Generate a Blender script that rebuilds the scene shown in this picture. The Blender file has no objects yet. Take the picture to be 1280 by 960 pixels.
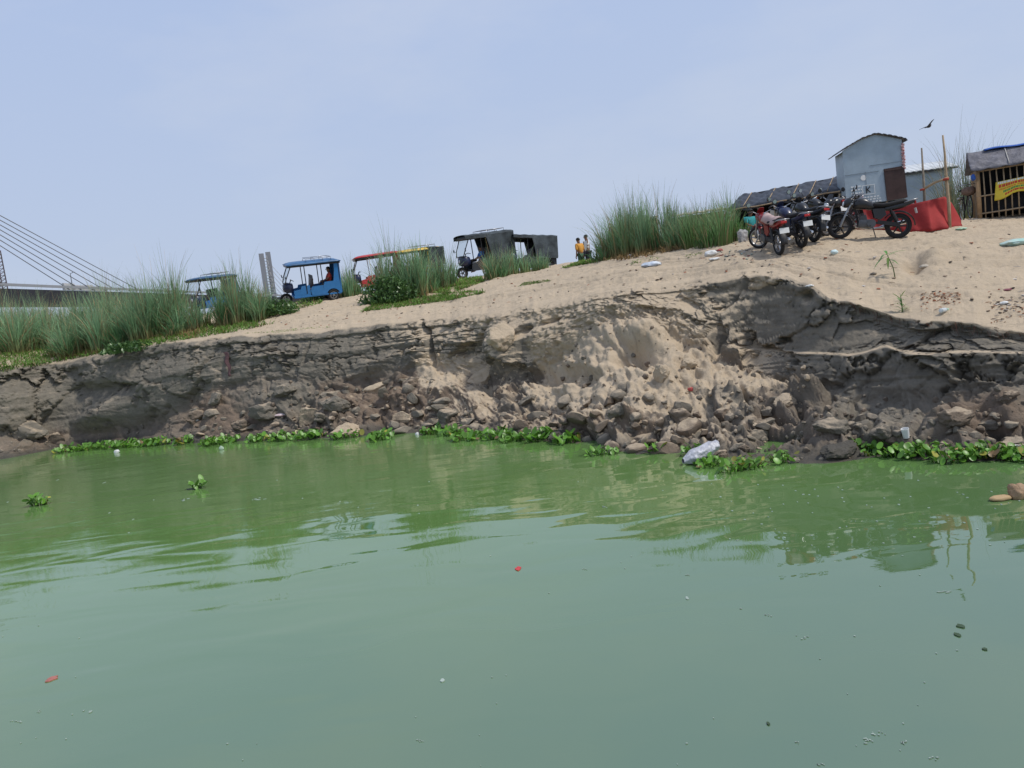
import bpy, bmesh, math, random
import numpy as np
from mathutils import Vector, Matrix, Euler, Quaternion
from mathutils.bvhtree import BVHTree

S = bpy.context.scene
COL = S.collection
R = math.radians
rnd = random.Random(7)

# ---------------------------------------------------------------- camera
EYE = Vector((0.0, 0.0, 2.85))
FPX = 960.0                       # focal length in photo pixels (photo 1280 x 960)
ROLL, PITCH = R(-6.8), R(5.2)
cd = bpy.data.cameras.new('camera')
cd.sensor_width = 36.0
cd.lens = FPX / 1280.0 * 36.0
cd.clip_start, cd.clip_end = 0.1, 6000.0
cam = bpy.data.objects.new('camera', cd)
COL.objects.link(cam)
CAMROT = (Matrix.Rotation(R(90) - PITCH, 3, 'X') @ Matrix.Rotation(ROLL, 3, 'Z'))
cam.location = EYE
cam.rotation_euler = CAMROT.to_euler()
S.camera = cam

# ---------------------------------------------------------------- sky, sun, exposure
SUN_EL, SUN_AZ = R(57), R(112)     # azimuth measured clockwise from +Y
w = bpy.data.worlds.new('World')
S.world = w
w.use_nodes = True
nt = w.node_tree
nt.nodes.clear()
out = nt.nodes.new('ShaderNodeOutputWorld')
bg = nt.nodes.new('ShaderNodeBackground')
bg.inputs['Strength'].default_value = 0.1
sky = nt.nodes.new('ShaderNodeTexSky')
sky.sky_type = 'NISHITA'
sky.sun_disc = False
sky.sun_elevation = SUN_EL
sky.sun_rotation = SUN_AZ
sky.dust_density = 4.0
sky.air_density = 1.0
tc = nt.nodes.new('ShaderNodeTexCoord')
mp = nt.nodes.new('ShaderNodeMapping')
mp.inputs['Scale'].default_value = (1.0, 1.0, 2.6)
mp.inputs['Rotation'].default_value = (0.0, R(-14), R(20))
nz = nt.nodes.new('ShaderNodeTexNoise')
nz.inputs['Scale'].default_value = 2.3
nz.inputs['Detail'].default_value = 7.0
nz.inputs['Roughness'].default_value = 0.55
rmp = nt.nodes.new('ShaderNodeValToRGB')
rmp.color_ramp.elements[0].position = 0.44
rmp.color_ramp.elements[0].color = (4.75, 5.92, 8.5, 1)
rmp.color_ramp.elements[1].position = 0.72
rmp.color_ramp.elements[1].color = (5.95, 6.75, 8.55, 1)
sep = nt.nodes.new('ShaderNodeSeparateXYZ')
hz = nt.nodes.new('ShaderNodeMapRange')
hz.inputs['From Min'].default_value = 0.0
hz.inputs['From Max'].default_value = 0.4
hz.inputs['To Min'].default_value = 0.8
hz.inputs['To Max'].default_value = 0.0
hmix = nt.nodes.new('ShaderNodeMix')
hmix.data_type = 'RGBA'
hmix.inputs['B'].default_value = (5.75, 6.55, 8.0, 1)
mix = nt.nodes.new('ShaderNodeMix')
mix.data_type = 'RGBA'
mix.inputs['Factor'].default_value = 0.86
L = nt.links.new
L(tc.outputs['Generated'], mp.inputs['Vector'])
L(mp.outputs['Vector'], nz.inputs['Vector'])
L(nz.outputs['Fac'], rmp.inputs['Fac'])
L(tc.outputs['Generated'], sep.inputs['Vector'])
L(sep.outputs['Z'], hz.inputs['Value'])
L(hz.outputs['Result'], hmix.inputs['Factor'])
L(rmp.outputs['Color'], hmix.inputs['A'])
L(sky.outputs['Color'], mix.inputs['A'])
L(hmix.outputs['Result'], mix.inputs['B'])
L(mix.outputs['Result'], bg.inputs['Color'])
L(bg.outputs['Background'], out.inputs['Surface'])

sd = bpy.data.lights.new('sun', 'SUN')
sd.energy = 2.9
sd.angle = R(6)
sd.color = (1.0, 0.955, 0.88)
so = bpy.data.objects.new('sun', sd)
COL.objects.link(so)
sdir = Vector((math.sin(SUN_AZ) * math.cos(SUN_EL), math.cos(SUN_AZ) * math.cos(SUN_EL), math.sin(SUN_EL)))
so.rotation_euler = (-sdir).to_track_quat('-Z', 'Y').to_euler()
so.location = (0, 0, 60)

vs = S.view_settings
vs.view_transform = 'Standard'
vs.look = 'None'
vs.exposure = 0.0
vs.gamma = 1.0
vs.use_curve_mapping = False
S.cycles.max_bounces = 6
S.cycles.transparent_max_bounces = 12
S.cycles.use_denoising = True

# ---------------------------------------------------------------- pixel <-> world (photo pixels, authoring only)
def P(px, py, d):
    v = Vector(((px - 640.0) / FPX * d, -(py - 480.0) / FPX * d, -d))
    return EYE + CAMROT @ v

def to_px(p):
    v = CAMROT.transposed() @ (Vector(p) - EYE)
    return (640 + FPX * v.x / -v.z, 480 - FPX * v.y / -v.z, -v.z)

MROT = np.array(CAMROT)
def Pn(px, py, d):
    px, py, d = np.broadcast_arrays(np.asarray(px, float), np.asarray(py, float), np.asarray(d, float))
    v = np.stack([(px - 640) / FPX * d, -(py - 480) / FPX * d, -d], -1)
    return np.array(EYE) + v @ MROT.T

# ---------------------------------------------------------------- numpy noise
def _h(ix, iy, iz, seed):
    a = (ix.astype(np.int64) * 374761393 + iy.astype(np.int64) * 668265263 + iz.astype(np.int64) * 2147483647 + seed * 974634287) & 0xFFFFFFFF
    a = ((a ^ (a >> 13)) * 1274126177) & 0xFFFFFFFF
    a = ((a ^ (a >> 16)) * 2246822519) & 0xFFFFFFFF
    a = a ^ (a >> 15)
    return a.astype(np.float64) / 4294967296.0

def vnoise(p, seed=0):
    p = np.asarray(p, float)
    f = np.floor(p)
    t = p - f
    t = t * t * t * (t * (t * 6 - 15) + 10)
    i = f.astype(np.int64)
    r = 0
    for dx in (0, 1):
        wx = t[..., 0] if dx else 1 - t[..., 0]
        for dy in (0, 1):
            wy = t[..., 1] if dy else 1 - t[..., 1]
            for dz in (0, 1):
                wz = t[..., 2] if dz else 1 - t[..., 2]
                r = r + wx * wy * wz * _h(i[..., 0] + dx, i[..., 1] + dy, i[..., 2] + dz, seed)
    return r * 2 - 1

def fbm(p, octv=4, seed=0, gain=0.5, lac=2.03):
    p = np.asarray(p, float)
    r, a, n = 0, 1.0, 0.0
    for k in range(octv):
        r = r + a * vnoise(p + 17.3 * k, seed + k)
        n += a
        a *= gain
        p = p * lac
    return r / n

def worley(p, seed=0):
    p = np.asarray(p, float)
    base = np.floor(p).astype(np.int64)
    f1 = np.full(p.shape[:-1], 9.0)
    f2 = f1.copy()
    idv = np.zeros(p.shape[:-1])
    off = np.zeros(p.shape)
    for dx in (-1, 0, 1):
        for dy in (-1, 0, 1):
            for dz in (-1, 0, 1):
                c = base + np.array([dx, dy, dz])
                q = np.stack([c[..., k] + _h(c[..., 0], c[..., 1], c[..., 2], seed + 31 * k) for k in range(3)], -1)
                dv = p - q
                dd = np.sqrt((dv * dv).sum(-1))
                m = dd < f1
                f2 = np.where(m, f1, np.minimum(f2, dd))
                hid = _h(c[..., 0], c[..., 1], c[..., 2], seed + 777)
                idv = np.where(m, hid, idv)
                off = np.where(m[..., None], dv, off)
                f1 = np.where(m, dd, f1)
    return f1, f2, idv, off

def facets(p, seed=0, tilt=1.0):
    """blocky clods: every cell a tilted plane of its own"""
    f1, f2, idv, off = worley(p, seed)
    k = (idv * 9973.0)
    g = np.stack([np.sin(k * 1.7), np.sin(k * 2.9 + 1), np.sin(k * 4.3 + 2)], -1)
    return (idv - 0.5) + tilt * (g * off).sum(-1), f2 - f1

def smooth01(x, a, b):
    t = np.clip((np.asarray(x, float) - a) / (b - a), 0, 1)
    return t * t * (3 - 2 * t)

# ---------------------------------------------------------------- materials
def mat(name, color, rough=0.8, var=0.12, scale=6.0, bump=0.0, metal=0.0, spec=0.3, bscale=None, alpha=1.0, var2=None):
    m = bpy.data.materials.new(name)
    m.use_nodes = True
    n = m.node_tree.nodes
    l = m.node_tree.links.new
    b = n['Principled BSDF']
    b.inputs['Roughness'].default_value = rough
    b.inputs['Metallic'].default_value = metal
    b.inputs['Specular IOR Level'].default_value = spec
    b.inputs['Alpha'].default_value = alpha
    t = n.new('ShaderNodeTexCoord')
    z = n.new('ShaderNodeTexNoise')
    z.inputs['Scale'].default_value = scale
    z.inputs['Detail'].default_value = 6
    z.inputs['Roughness'].default_value = 0.65
    l(t.outputs['Object'], z.inputs['Vector'])
    r = n.new('ShaderNodeValToRGB')
    c = color
    c2 = var2 or tuple(min(1, x * (1 + var)) for x in c)
    r.color_ramp.elements[0].position = 0.3
    r.color_ramp.elements[1].position = 0.7
    r.color_ramp.elements[0].color = (*[x * (1 - var) for x in c], 1)
    r.color_ramp.elements[1].color = (*c2, 1)
    l(z.outputs['Fac'], r.inputs['Fac'])
    l(r.outputs['Color'], b.inputs['Base Color'])
    if bump:
        z2 = n.new('ShaderNodeTexNoise')
        z2.inputs['Scale'].default_value = bscale or scale * 3
        z2.inputs['Detail'].default_value = 5
        l(t.outputs['Object'], z2.inputs['Vector'])
        bp = n.new('ShaderNodeBump')
        bp.inputs['Strength'].default_value = 1.0
        bp.inputs['Distance'].default_value = bump
        l(z2.outputs['Fac'], bp.inputs['Height'])
        l(bp.outputs['Normal'], b.inputs['Normal'])
    return m

def vcol_mat(name, rough=0.6, spec=0.25, transl=0.0, noise=0.15):
    """colour from the 'tint' point attribute (leaf and stem colours)"""
    m = bpy.data.materials.new(name)
    m.use_nodes = True
    n = m.node_tree.nodes
    l = m.node_tree.links.new
    b = n['Principled BSDF']
    b.inputs['Roughness'].default_value = rough
    b.inputs['Specular IOR Level'].default_value = spec
    a = n.new('ShaderNodeAttribute')
    a.attribute_name = 'tint'
    t = n.new('ShaderNodeTexCoord')
    z = n.new('ShaderNodeTexNoise')
    z.inputs['Scale'].default_value = 3.0
    l(t.outputs['Object'], z.inputs['Vector'])
    mr = n.new('ShaderNodeMapRange')
    mr.inputs['To Min'].default_value = 1 - noise
    mr.inputs['To Max'].default_value = 1 + noise
    l(z.outputs['Fac'], mr.inputs['Value'])
    mx = n.new('ShaderNodeVectorMath')
    mx.operation = 'SCALE'
    l(a.outputs['Color'], mx.inputs[0])
    l(mr.outputs['Result'], mx.inputs['Scale'])
    l(mx.outputs['Vector'], b.inputs['Base Color'])
    if transl:
        tr = n.new('ShaderNodeBsdfTranslucent')
        l(mx.outputs['Vector'], tr.inputs['Color'])
        ms = n.new('ShaderNodeMixShader')
        ms.inputs['Fac'].default_value = transl
        l(b.outputs['BSDF'], ms.inputs[1])
        l(tr.outputs['BSDF'], ms.inputs[2])
        l(ms.outputs['Shader'], n['Material Output'].inputs['Surface'])
    return m

# ---------------------------------------------------------------- mesh collecting
class MB:
    def __init__(s):
        s.v, s.f, s.c = [], [], []
    def add(s, vs_, fs, col=None):
        o = len(s.v)
        s.v += [tuple(x) for x in vs_]
        s.f += [tuple(i + o for i in f) for f in fs]
        s.c += [col or (1, 1, 1)] * len(vs_)
        return s
    def box(s, c, size, rot=None, taper=1.0, col=None, bev=0.0):
        x, y, z = (k / 2 for k in size)
        if bev:
            bm = bmesh.new()
            bmesh.ops.create_cube(bm, size=1)
            bmesh.ops.scale(bm, vec=size, verts=bm.verts)
            bmesh.ops.bevel(bm, geom=bm.edges[:], offset=bev, segments=2, affect='EDGES', profile=0.6)
            pts = [v.co.copy() for v in bm.verts]
            fs = [[v.index for v in f.verts] for f in bm.faces]
            bm.free()
        else:
            pts = [Vector((a * x * (taper if cc > 0 else 1), b * y * (taper if cc > 0 else 1), cc * z)) for a in (-1, 1) for b in (-1, 1) for cc in (-1, 1)]
            fs = [(0, 1, 3, 2), (4, 6, 7, 5), (0, 4, 5, 1), (2, 3, 7, 6), (0, 2, 6, 4), (1, 5, 7, 3)]
        if rot is not None:
            m = rot if isinstance(rot, Matrix) else Euler(rot).to_matrix()
            pts = [m @ p for p in pts]
        c = Vector(c)
        return s.add([p + c for p in pts], fs, col)
    def tube(s, pts, r, n=8, col=None, caps=True):
        pts = [Vector(p) for p in pts]
        rr = r if isinstance(r, (list, tuple)) else [r] * len(pts)
        vs_, fs = [], []
        up = None
        for i, p in enumerate(pts):
            t = (pts[min(i + 1, len(pts) - 1)] - pts[max(i - 1, 0)]).normalized()
            if up is None:
                up = t.orthogonal().normalized()
            up = (up - t * up.dot(t)).normalized()
            b = t.cross(up)
            for k in range(n):
                a = 2 * math.pi * k / n
                vs_.append(p + (up * math.cos(a) + b * math.sin(a)) * rr[i])
        for i in range(len(pts) - 1):
            for k in range(n):
                k2 = (k + 1) % n
                fs.append((i * n + k, i * n + k2, (i + 1) * n + k2, (i + 1) * n + k))
        if caps:
            fs.append(tuple(range(n))[::-1])
            fs.append(tuple((len(pts) - 1) * n + k for k in range(n)))
        return s.add(vs_, fs, col)
    def torus(s, c, R_, r, axis='Y', n=28, k=8, sq=1.0, col=None):
        vs_, fs = [], []
        for i in range(n):
            a = 2 * math.pi * i / n
            for j in range(k):
                b = 2 * math.pi * j / k
                q = R_ + r * math.cos(b)
                h = r * math.sin(b) * sq
                v = {'Y': (q * math.cos(a), h, q * math.sin(a)), 'Z': (q * math.cos(a), q * math.sin(a), h), 'X': (h, q * math.cos(a), q * math.sin(a))}[axis]
                vs_.append(Vector(v) + Vector(c))
        for i in range(n):
            for j in range(k):
                fs.append((i * k + j, ((i + 1) % n) * k + j, ((i + 1) % n) * k + (j + 1) % k, i * k + (j + 1) % k))
        return s.add(vs_, fs, col)
    def lathe(s, prof, c=(0, 0, 0), n=16, rot=None, col=None):
        vs_, fs = [], []
        m = Euler(rot).to_matrix() if rot is not None and not isinstance(rot, Matrix) else rot
        for (r, z) in prof:
            for k in range(n):
                a = 2 * math.pi * k / n
                v = Vector((r * math.cos(a), r * math.sin(a), z))
                vs_.append((m @ v if m else v) + Vector(c))
        for i in range(len(prof) - 1):
            for k in range(n):
                k2 = (k + 1) % n
                fs.append((i * n + k, i * n + k2, (i + 1) * n + k2, (i + 1) * n + k))
        fs.append(tuple(range(n))[::-1])
        fs.append(tuple((len(prof) - 1) * n + k for k in range(n)))
        return s.add(vs_, fs, col)
    def prism(s, poly, y0, y1, plane='XZ', col=None):
        n = len(poly)
        def mk(a, b, h):
            return {'XZ': (a, h, b), 'XY': (a, b, h), 'YZ': (h, a, b)}[plane]
        vs_ = [mk(a, b, y0) for a, b in poly] + [mk(a, b, y1) for a, b in poly]
        fs = [tuple(range(n))[::-1], tuple(range(n, 2 * n))] + [(i, (i + 1) % n, n + (i + 1) % n, n + i) for i in range(n)]
        return s.add(vs_, fs, col)
    def sheet(s, fn, nu, nv, th=0.0, col=None):
        """grid surface fn(u,v) in 0..1; th gives it a real thickness along its normal"""
        pts = [[Vector(fn(i / nu, j / nv)) for j in range(nv + 1)] for i in range(nu + 1)]
        idx = lambda i, j: i * (nv + 1) + j
        vs_ = [p for row in pts for p in row]
        fs = [(idx(i, j), idx(i + 1, j), idx(i + 1, j + 1), idx(i, j + 1)) for i in range(nu) for j in range(nv)]
        if th:
            nn = []
            for i in range(nu + 1):
                for j in range(nv + 1):
                    a = pts[min(i + 1, nu)][j] - pts[max(i - 1, 0)][j]
                    b = pts[i][min(j + 1, nv)] - pts[i][max(j - 1, 0)]
                    nn.append(a.cross(b).normalized())
            o = len(vs_)
            vs_ = vs_ + [p - n_ * th for p, n_ in zip(vs_, nn)]
            fs = fs + [tuple(x + o for x in reversed(f)) for f in fs]
            for i in range(nu):
                fs.append((idx(i + 1, 0), idx(i, 0), idx(i, 0) + o, idx(i + 1, 0) + o))
                fs.append((idx(i, nv), idx(i + 1, nv), idx(i + 1, nv) + o, idx(i, nv) + o))
            for j in range(nv):
                fs.append((idx(0, j), idx(0, j + 1), idx(0, j + 1) + o, idx(0, j) + o))
                fs.append((idx(nu, j + 1), idx(nu, j), idx(nu, j) + o, idx(nu, j + 1) + o))
        return s.add(vs_, fs, col)
    def ball(s, c, r, seed=None, amp=0.0, sub=2, col=None, freq=1.5):
        bm = bmesh.new()
        bmesh.ops.create_icosphere(bm, subdivisions=sub, radius=1)
        pts = np.array([v.co[:] for v in bm.verts])
        fs = [[v.index for v in f.verts] for f in bm.faces]
        bm.free()
        if amp:
            pts = pts * (1 + amp * fbm(pts * freq + (seed or 0) * 3.7, 3, 5))[:, None]
        rr = np.array(r if isinstance(r, (tuple, list)) else (r, r, r))
        return s.add([tuple(q) for q in pts * rr + np.array(c)], fs, col)
    def xform(s, m, start=0):
        s.v[start:] = [tuple(m @ Vector(q)) for q in s.v[start:]]
        return s
    def build(s, name, m, parent=None, smooth=False, tint=False, loc=None, angle=None):
        me = bpy.data.meshes.new(name)
        me.from_pydata(s.v, [], s.f)
        me.update()
        if tint:
            at = me.attributes.new('tint', 'FLOAT_COLOR', 'POINT')
            at.data.foreach_set('color', np.array([(*c, 1) for c in s.c], np.float32).ravel())
        if smooth:
            me.polygons.foreach_set('use_smooth', [True] * len(me.polygons))
            if angle:
                me.set_sharp_from_angle(angle=R(angle))
        me.materials.append(m)
        o = bpy.data.objects.new(name, me)
        COL.objects.link(o)
        if parent is not None:
            o.parent = parent
        if loc is not None:
            o.location = loc
        return o

def np_mesh(name, V, F, m, parent=None, tint=None, smooth=False):
    me = bpy.data.meshes.new(name)
    V = np.asarray(V, np.float32)
    F = np.asarray(F, np.int32)
    me.vertices.add(len(V))
    me.vertices.foreach_set('co', V.ravel())
    k = F.shape[1]
    me.loops.add(F.size)
    me.loops.foreach_set('vertex_index', F.ravel())
    me.polygons.add(len(F))
    me.polygons.foreach_set('loop_start', np.arange(0, F.size, k, dtype=np.int32))
    if smooth:
        me.polygons.foreach_set('use_smooth', np.ones(len(F), bool))
    me.update(calc_edges=True)
    me.validate()
    if tint is not None:
        at = me.attributes.new('tint', 'FLOAT_COLOR', 'POINT')
        T = np.concatenate([tint, np.ones((len(tint), 1))], 1).astype(np.float32)
        at.data.foreach_set('color', T.ravel())
    me.materials.append(m)
    o = bpy.data.objects.new(name, me)
    COL.objects.link(o)
    if parent is not None:
        o.parent = parent
    return o

def tag(o, label=None, cat=None, group=None, kind=None):
    if label: o['label'] = label
    if cat: o['category'] = cat
    if group: o['group'] = group
    if kind: o['kind'] = kind
    return o

def thing(name, label, cat, loc=(0, 0, 0), rz=0.0, group=None, rot=None):
    o = bpy.data.objects.new(name, None)
    COL.objects.link(o)
    o.location = loc
    o.rotation_euler = rot if rot is not None else (0, 0, rz)
    o.empty_display_size = 0.2
    return tag(o, label, cat, group)

def copy_tree(o, parent=None):
    c = o.copy()
    COL.objects.link(c)
    if parent is not None:
        c.parent = parent
    for ch in list(o.children):
        copy_tree(ch, c)
    return c
# ================================================================ THE BANK
def crv(pts, sm=10.0):
    xs = np.array([p[0] for p in pts], float)
    ys = np.array([p[1] for p in pts], float)
    gx = np.arange(-700, 1900, 2.0)
    gy = np.interp(gx, xs, ys)
    # carry the end slopes on outside the list
    if sm:
        k = np.exp(-0.5 * (np.arange(-40, 41) * 2.0 / sm) ** 2)
        k /= k.sum()
        gy = np.convolve(np.pad(gy, 40, mode='edge'), k, 'valid')
    return lambda x: np.interp(x, gx, gy)

slope = math.tan(R(5))
Hx = lambda x: 465 - slope * (np.asarray(x, float) - 640)

shore_y = crv([(-700, 612), (-300, 593), (0, 575), (60, 563), (100, 559), (200, 556), (300, 551), (400, 548), (500, 542), (560, 540), (640, 548), (700, 552),
               (750, 561), (800, 566), (860, 566), (900, 572), (960, 575), (1010, 579), (1060, 576), (1100, 570), (1160, 574), (1220, 577), (1280, 576), (1500, 580), (1900, 560)])
edge_y = crv([(-700, 500), (-300, 478), (0, 458), (60, 455), (100, 447), (150, 438), (200, 430), (250, 424), (300, 419), (350, 417), (400, 413), (450, 407), (500, 402),
              (520, 399), (560, 396), (600, 392), (640, 386), (700, 376), (750, 366), (800, 360), (850, 353), (900, 345), (940, 339), (962, 338), (985, 345), (1010, 352), (1024, 362),
              (1040, 374), (1070, 379), (1100, 389), (1130, 398), (1160, 402), (1190, 400), (1220, 405), (1250, 414), (1280, 416), (1500, 436), (1900, 445)], 6)
setback = crv([(-700, 1.8), (0, 1.6), (200, 2.0), (400, 3.0), (600, 3.6), (760, 4.8), (860, 5.2), (960, 5.3), (1020, 4.2), (1060, 3.3), (1150, 2.5), (1280, 2.2), (1900, 2.4)])
foot_y = crv([(-700, 575), (0, 545), (100, 542), (170, 536), (215, 520), (245, 498), (300, 480), (350, 472), (400, 478), (450, 476), (500, 462), (540, 455), (580, 470),
              (620, 478), (660, 474), (700, 455), (730, 420), (760, 400), (800, 402), (850, 425), (880, 440), (920, 455), (960, 470), (1000, 487), (1060, 500), (1120, 500),
              (1180, 498), (1240, 490), (1280, 480), (1500, 492), (1900, 500)])
foot_f = crv([(-700, 0.6), (0, 0.55), (200, 0.62), (400, 0.7), (600, 0.74), (720, 0.78), (760, 0.8), (860, 0.74), (960, 0.74), (1060, 0.72), (1150, 0.66), (1280, 0.66), (1900, .66)])
ledge_y = crv([(880, 440), (905, 438), (950, 437), (1000, 440), (1040, 442), (1065, 444), (1090, 438), (1108, 432), (1125, 439), (1160, 441), (1220, 440), (1280, 441), (1500, 455), (1900, 470)], 3)
ledge_w = crv([(870, 0.0), (930, 0.22), (1060, 0.3), (1108, 0.34), (1150, 0.3), (1280, 0.3), (1900, 0.3)])
crest_y = crv([(-700, 470), (-300, 455), (0, 432), (100, 422), (200, 404), (265, 391), (320, 385), (390, 376), (450, 367), (500, 360), (560, 350), (640, 341), (682, 334), (735, 325), (760, 321),
               (800, 314), (850, 305), (920, 296), (980, 290), (1050, 286), (1140, 280), (1200, 273), (1280, 265), (1500, 240), (1900, 205)])
crest_d = crv([(-700, 46), (0, 42), (200, 42), (265, 40.5), (330, 37), (390, 35.5), (470, 37), (560, 38), (660, 37), (735, 34), (800, 29.5), (850, 27), (920, 24), (980, 22.5), (1050, 22), (1140, 22), (1280, 22.3), (1900, 24)], 20)

CX = np.concatenate([np.linspace(-650, -60, 60)[:-1], np.arange(-60, 1340, 1.5), np.linspace(1340, 1800, 60)])
NC = len(CX)
# depth where the shoreline's pixel meets the water plane
dirs = Pn(CX, shore_y(CX), np.ones(NC)) - np.array(EYE)
sh_d = -EYE.z / dirs[:, 2]
ed_d = sh_d + setback(CX)
rng = np.random.default_rng(3)
jit = fbm(np.stack([CX * 0.05, CX * 0, CX * 0], -1), 4, 91)
ey = edge_y(CX) + jit * 3.0
fy = np.maximum(foot_y(CX), ey + 12)
ff = foot_f(CX)
sy = shore_y(CX)
rows, rt = [], []
def row(t, y, d):
    rows.append(Pn(CX, y, d)); rt.append(t)
# under the water
SH = Pn(CX, sy, sh_d)
tang = np.gradient(SH, axis=0)
k = np.ones(61) / 61
tang = np.stack([np.convolve(np.pad(tang[:, i], 30, mode='edge'), k, 'valid') for i in range(3)], -1)
tang[:, 2] = 0
tang /= np.linalg.norm(tang, axis=1)[:, None]
OUT = np.stack([tang[:, 1], -tang[:, 0], tang[:, 2]], -1)      # towards the water
OUT *= np.sign((OUT * (np.array([[0, 0, 0]]) - SH)).sum(1))[:, None]
rows.append(SH + OUT * 3.0 + np.array([0, 0, -1.2])); rt.append(0)
rows.append(SH + OUT * 0.5 + np.array([0, 0, -0.12])); rt.append(6)
row(12, sy, sh_d)
sb = setback(CX)
row(45, sy - 0.42 * (sy - fy), sh_d + sb * ff * 0.45)
row(85, fy, sh_d + sb * ff)
lw = ledge_w(CX)
ly = np.clip(ledge_y(CX), ey + 10, fy - 8)
mid = 0.5 * (ff + 1)
wl = smooth01(CX, 840, 940)
row(118, (ly + 2) * wl + (fy - 0.45 * (fy - ey)) * (1 - wl), sh_d + sb * (0.78 * ff + 0.22))
row(126, (ly - 2) * wl + (fy - 0.55 * (fy - ey)) * (1 - wl), sh_d + sb * (0.78 * ff + 0.22) + lw)
und = smooth01(CX, 1030, 1080) * 0.16 + (1 - smooth01(CX, 60, 250)) * 0.05
row(166, ey + 7, ed_d - 0.07 * sb * (1 - smooth01(CX, 1000, 1060)) + und)
row(172, ey, ed_d)
cy, cdp = crest_y(CX), crest_d(CX)
EDG = Pn(CX, ey, ed_d); CRS = Pn(CX, cy, cdp)
EDGs = Pn(CX, np.convolve(np.pad(ey, 40, mode='edge'), np.ones(81) / 81, 'valid'), ed_d)
for fr, t in ((0.06, 182), (0.3, 210), (0.6, 245), (0.85, 272)):
    es = smooth01(fr, 0.0, 0.2)
    q = (EDG * (1 - es) + EDGs * es) * (1 - fr) + CRS * fr
    q[:, 2] += 0.06 * math.sin(fr * math.pi) * np.linalg.norm(CRS - EDG, axis=1) * 0.35
    rows.append(q); rt.append(t)
rows.append(CRS); rt.append(290)
bd = CRS - np.array(EYE); bd[:, 2] = 0; bd /= np.linalg.norm(bd, axis=1)[:, None]
for dist, dz, t in ((2.5, 0.10, 296), (8, 0.05, 301), (25, -0.8, 306), (90, -2.5, 309), (400, -4, 311), (2500, -4, 313)):
    q = CRS + bd * dist
    q[:, 2] += dz - (0.5 * smooth01(CX, 600, 700) * (1 - smooth01(CX, 1040, 1090)) if 1 < dist < 50 else 0)
    if dist >= 90: q[:, 2] = np.minimum(q[:, 2], 2.0)
    rows.append(q); rt.append(t)
NR = rt[-1] + 1
rows = np.stack(rows)                              # k, NC, 3
T = np.arange(NR)
B = np.empty((NR, NC, 3))
rt = np.array(rt)
for i in range(NR):
    kk = min(np.searchsorted(rt, i, side='right') - 1, len(rt) - 2)
    a = (i - rt[kk]) / (rt[kk + 1] - rt[kk])
    B[i] = rows[kk] * (1 - a) + rows[kk + 1] * a

def blur(A, s, axis):
    r = int(s * 3)
    k = np.exp(-0.5 * (np.arange(-r, r + 1) / s) ** 2); k /= k.sum()
    return np.apply_along_axis(lambda v: np.convolve(np.pad(v, r, mode='edge'), k, 'valid'), axis, A)
Bs = blur(blur(B, 4, 0), 6, 1)
du, dv = np.gradient(Bs, axis=1), np.gradient(Bs, axis=0)
N = np.cross(du, dv)
N /= np.maximum(np.linalg.norm(N, axis=-1), 1e-9)[..., None]
N *= np.where((N * (np.array(EYE) + np.array([0, 0, 40]) - Bs)).sum(-1) < 0, -1, 1)[..., None]

# pixel position of every vertex, for placing the features seen on the bank
v = (B - np.array(EYE)) @ MROT
PXm = 640 + FPX * v[..., 0] / -v[..., 2]
PYm = 480 - FPX * v[..., 1] / -v[..., 2]
TT = np.repeat(T[:, None], NC, 1).astype(float)
s_arc = np.concatenate([[0], np.cumsum(np.linalg.norm(np.diff(SH, axis=0), axis=1))])
SS = np.repeat(s_arc[None], NR, 0)
Q = np.stack([SS, (B * 0)[..., 0] + np.repeat(((B - SH[None]) * -OUT[None]).sum(-1)[..., None], 1, -1)[..., 0], B[..., 2]], -1)

w_talus = smooth01(TT, 8, 26) * (1 - smooth01(TT, 78, 100))
w_cliff = smooth01(TT, 76, 100) * (1 - smooth01(TT, 166, 173))
w_up = smooth01(TT, 172, 182)

def blob(px, py, rx, ry, rot=0.0, p=2):
    dx, dy = PXm - px, PYm - py
    c, s = math.cos(R(rot)), math.sin(R(rot))
    a, b = (dx * c + dy * s) / rx, (-dx * s + dy * c) / ry
    return np.exp(-(np.abs(a) ** p + np.abs(b) ** p))

# the fan of dry sand spilling down the middle of the bank
nzp = fbm(np.stack([PXm * 0.03, PYm * 0.03, PXm * 0], -1), 3, 55)
spill = np.clip(sum([blob(752, 420, 26, 42, -18), blob(770, 470, 62, 38, 10), blob(745, 488, 40, 26), blob(830, 480, 52, 26, 18), blob(850, 428, 34, 22, 30),
                     blob(790, 385, 70, 18, -8), blob(690, 430, 26, 26, 20), blob(815, 440, 60, 40, 20), blob(880, 462, 50, 14, 15), blob(720, 395, 50, 8, -12), blob(640, 396, 60, 6, -8), blob(575, 455, 34, 10, 12), blob(545, 470, 26, 22, 30), blob(930, 478, 60, 11, 12),
                     blob(700, 500, 36, 12, 20), blob(955, 352, 26, 7, -20)]) * 1.25 + nzp * 0.45, 0, 1)
spill = smooth01(spill, 0.35, 0.8) * (TT < 174)

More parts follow.
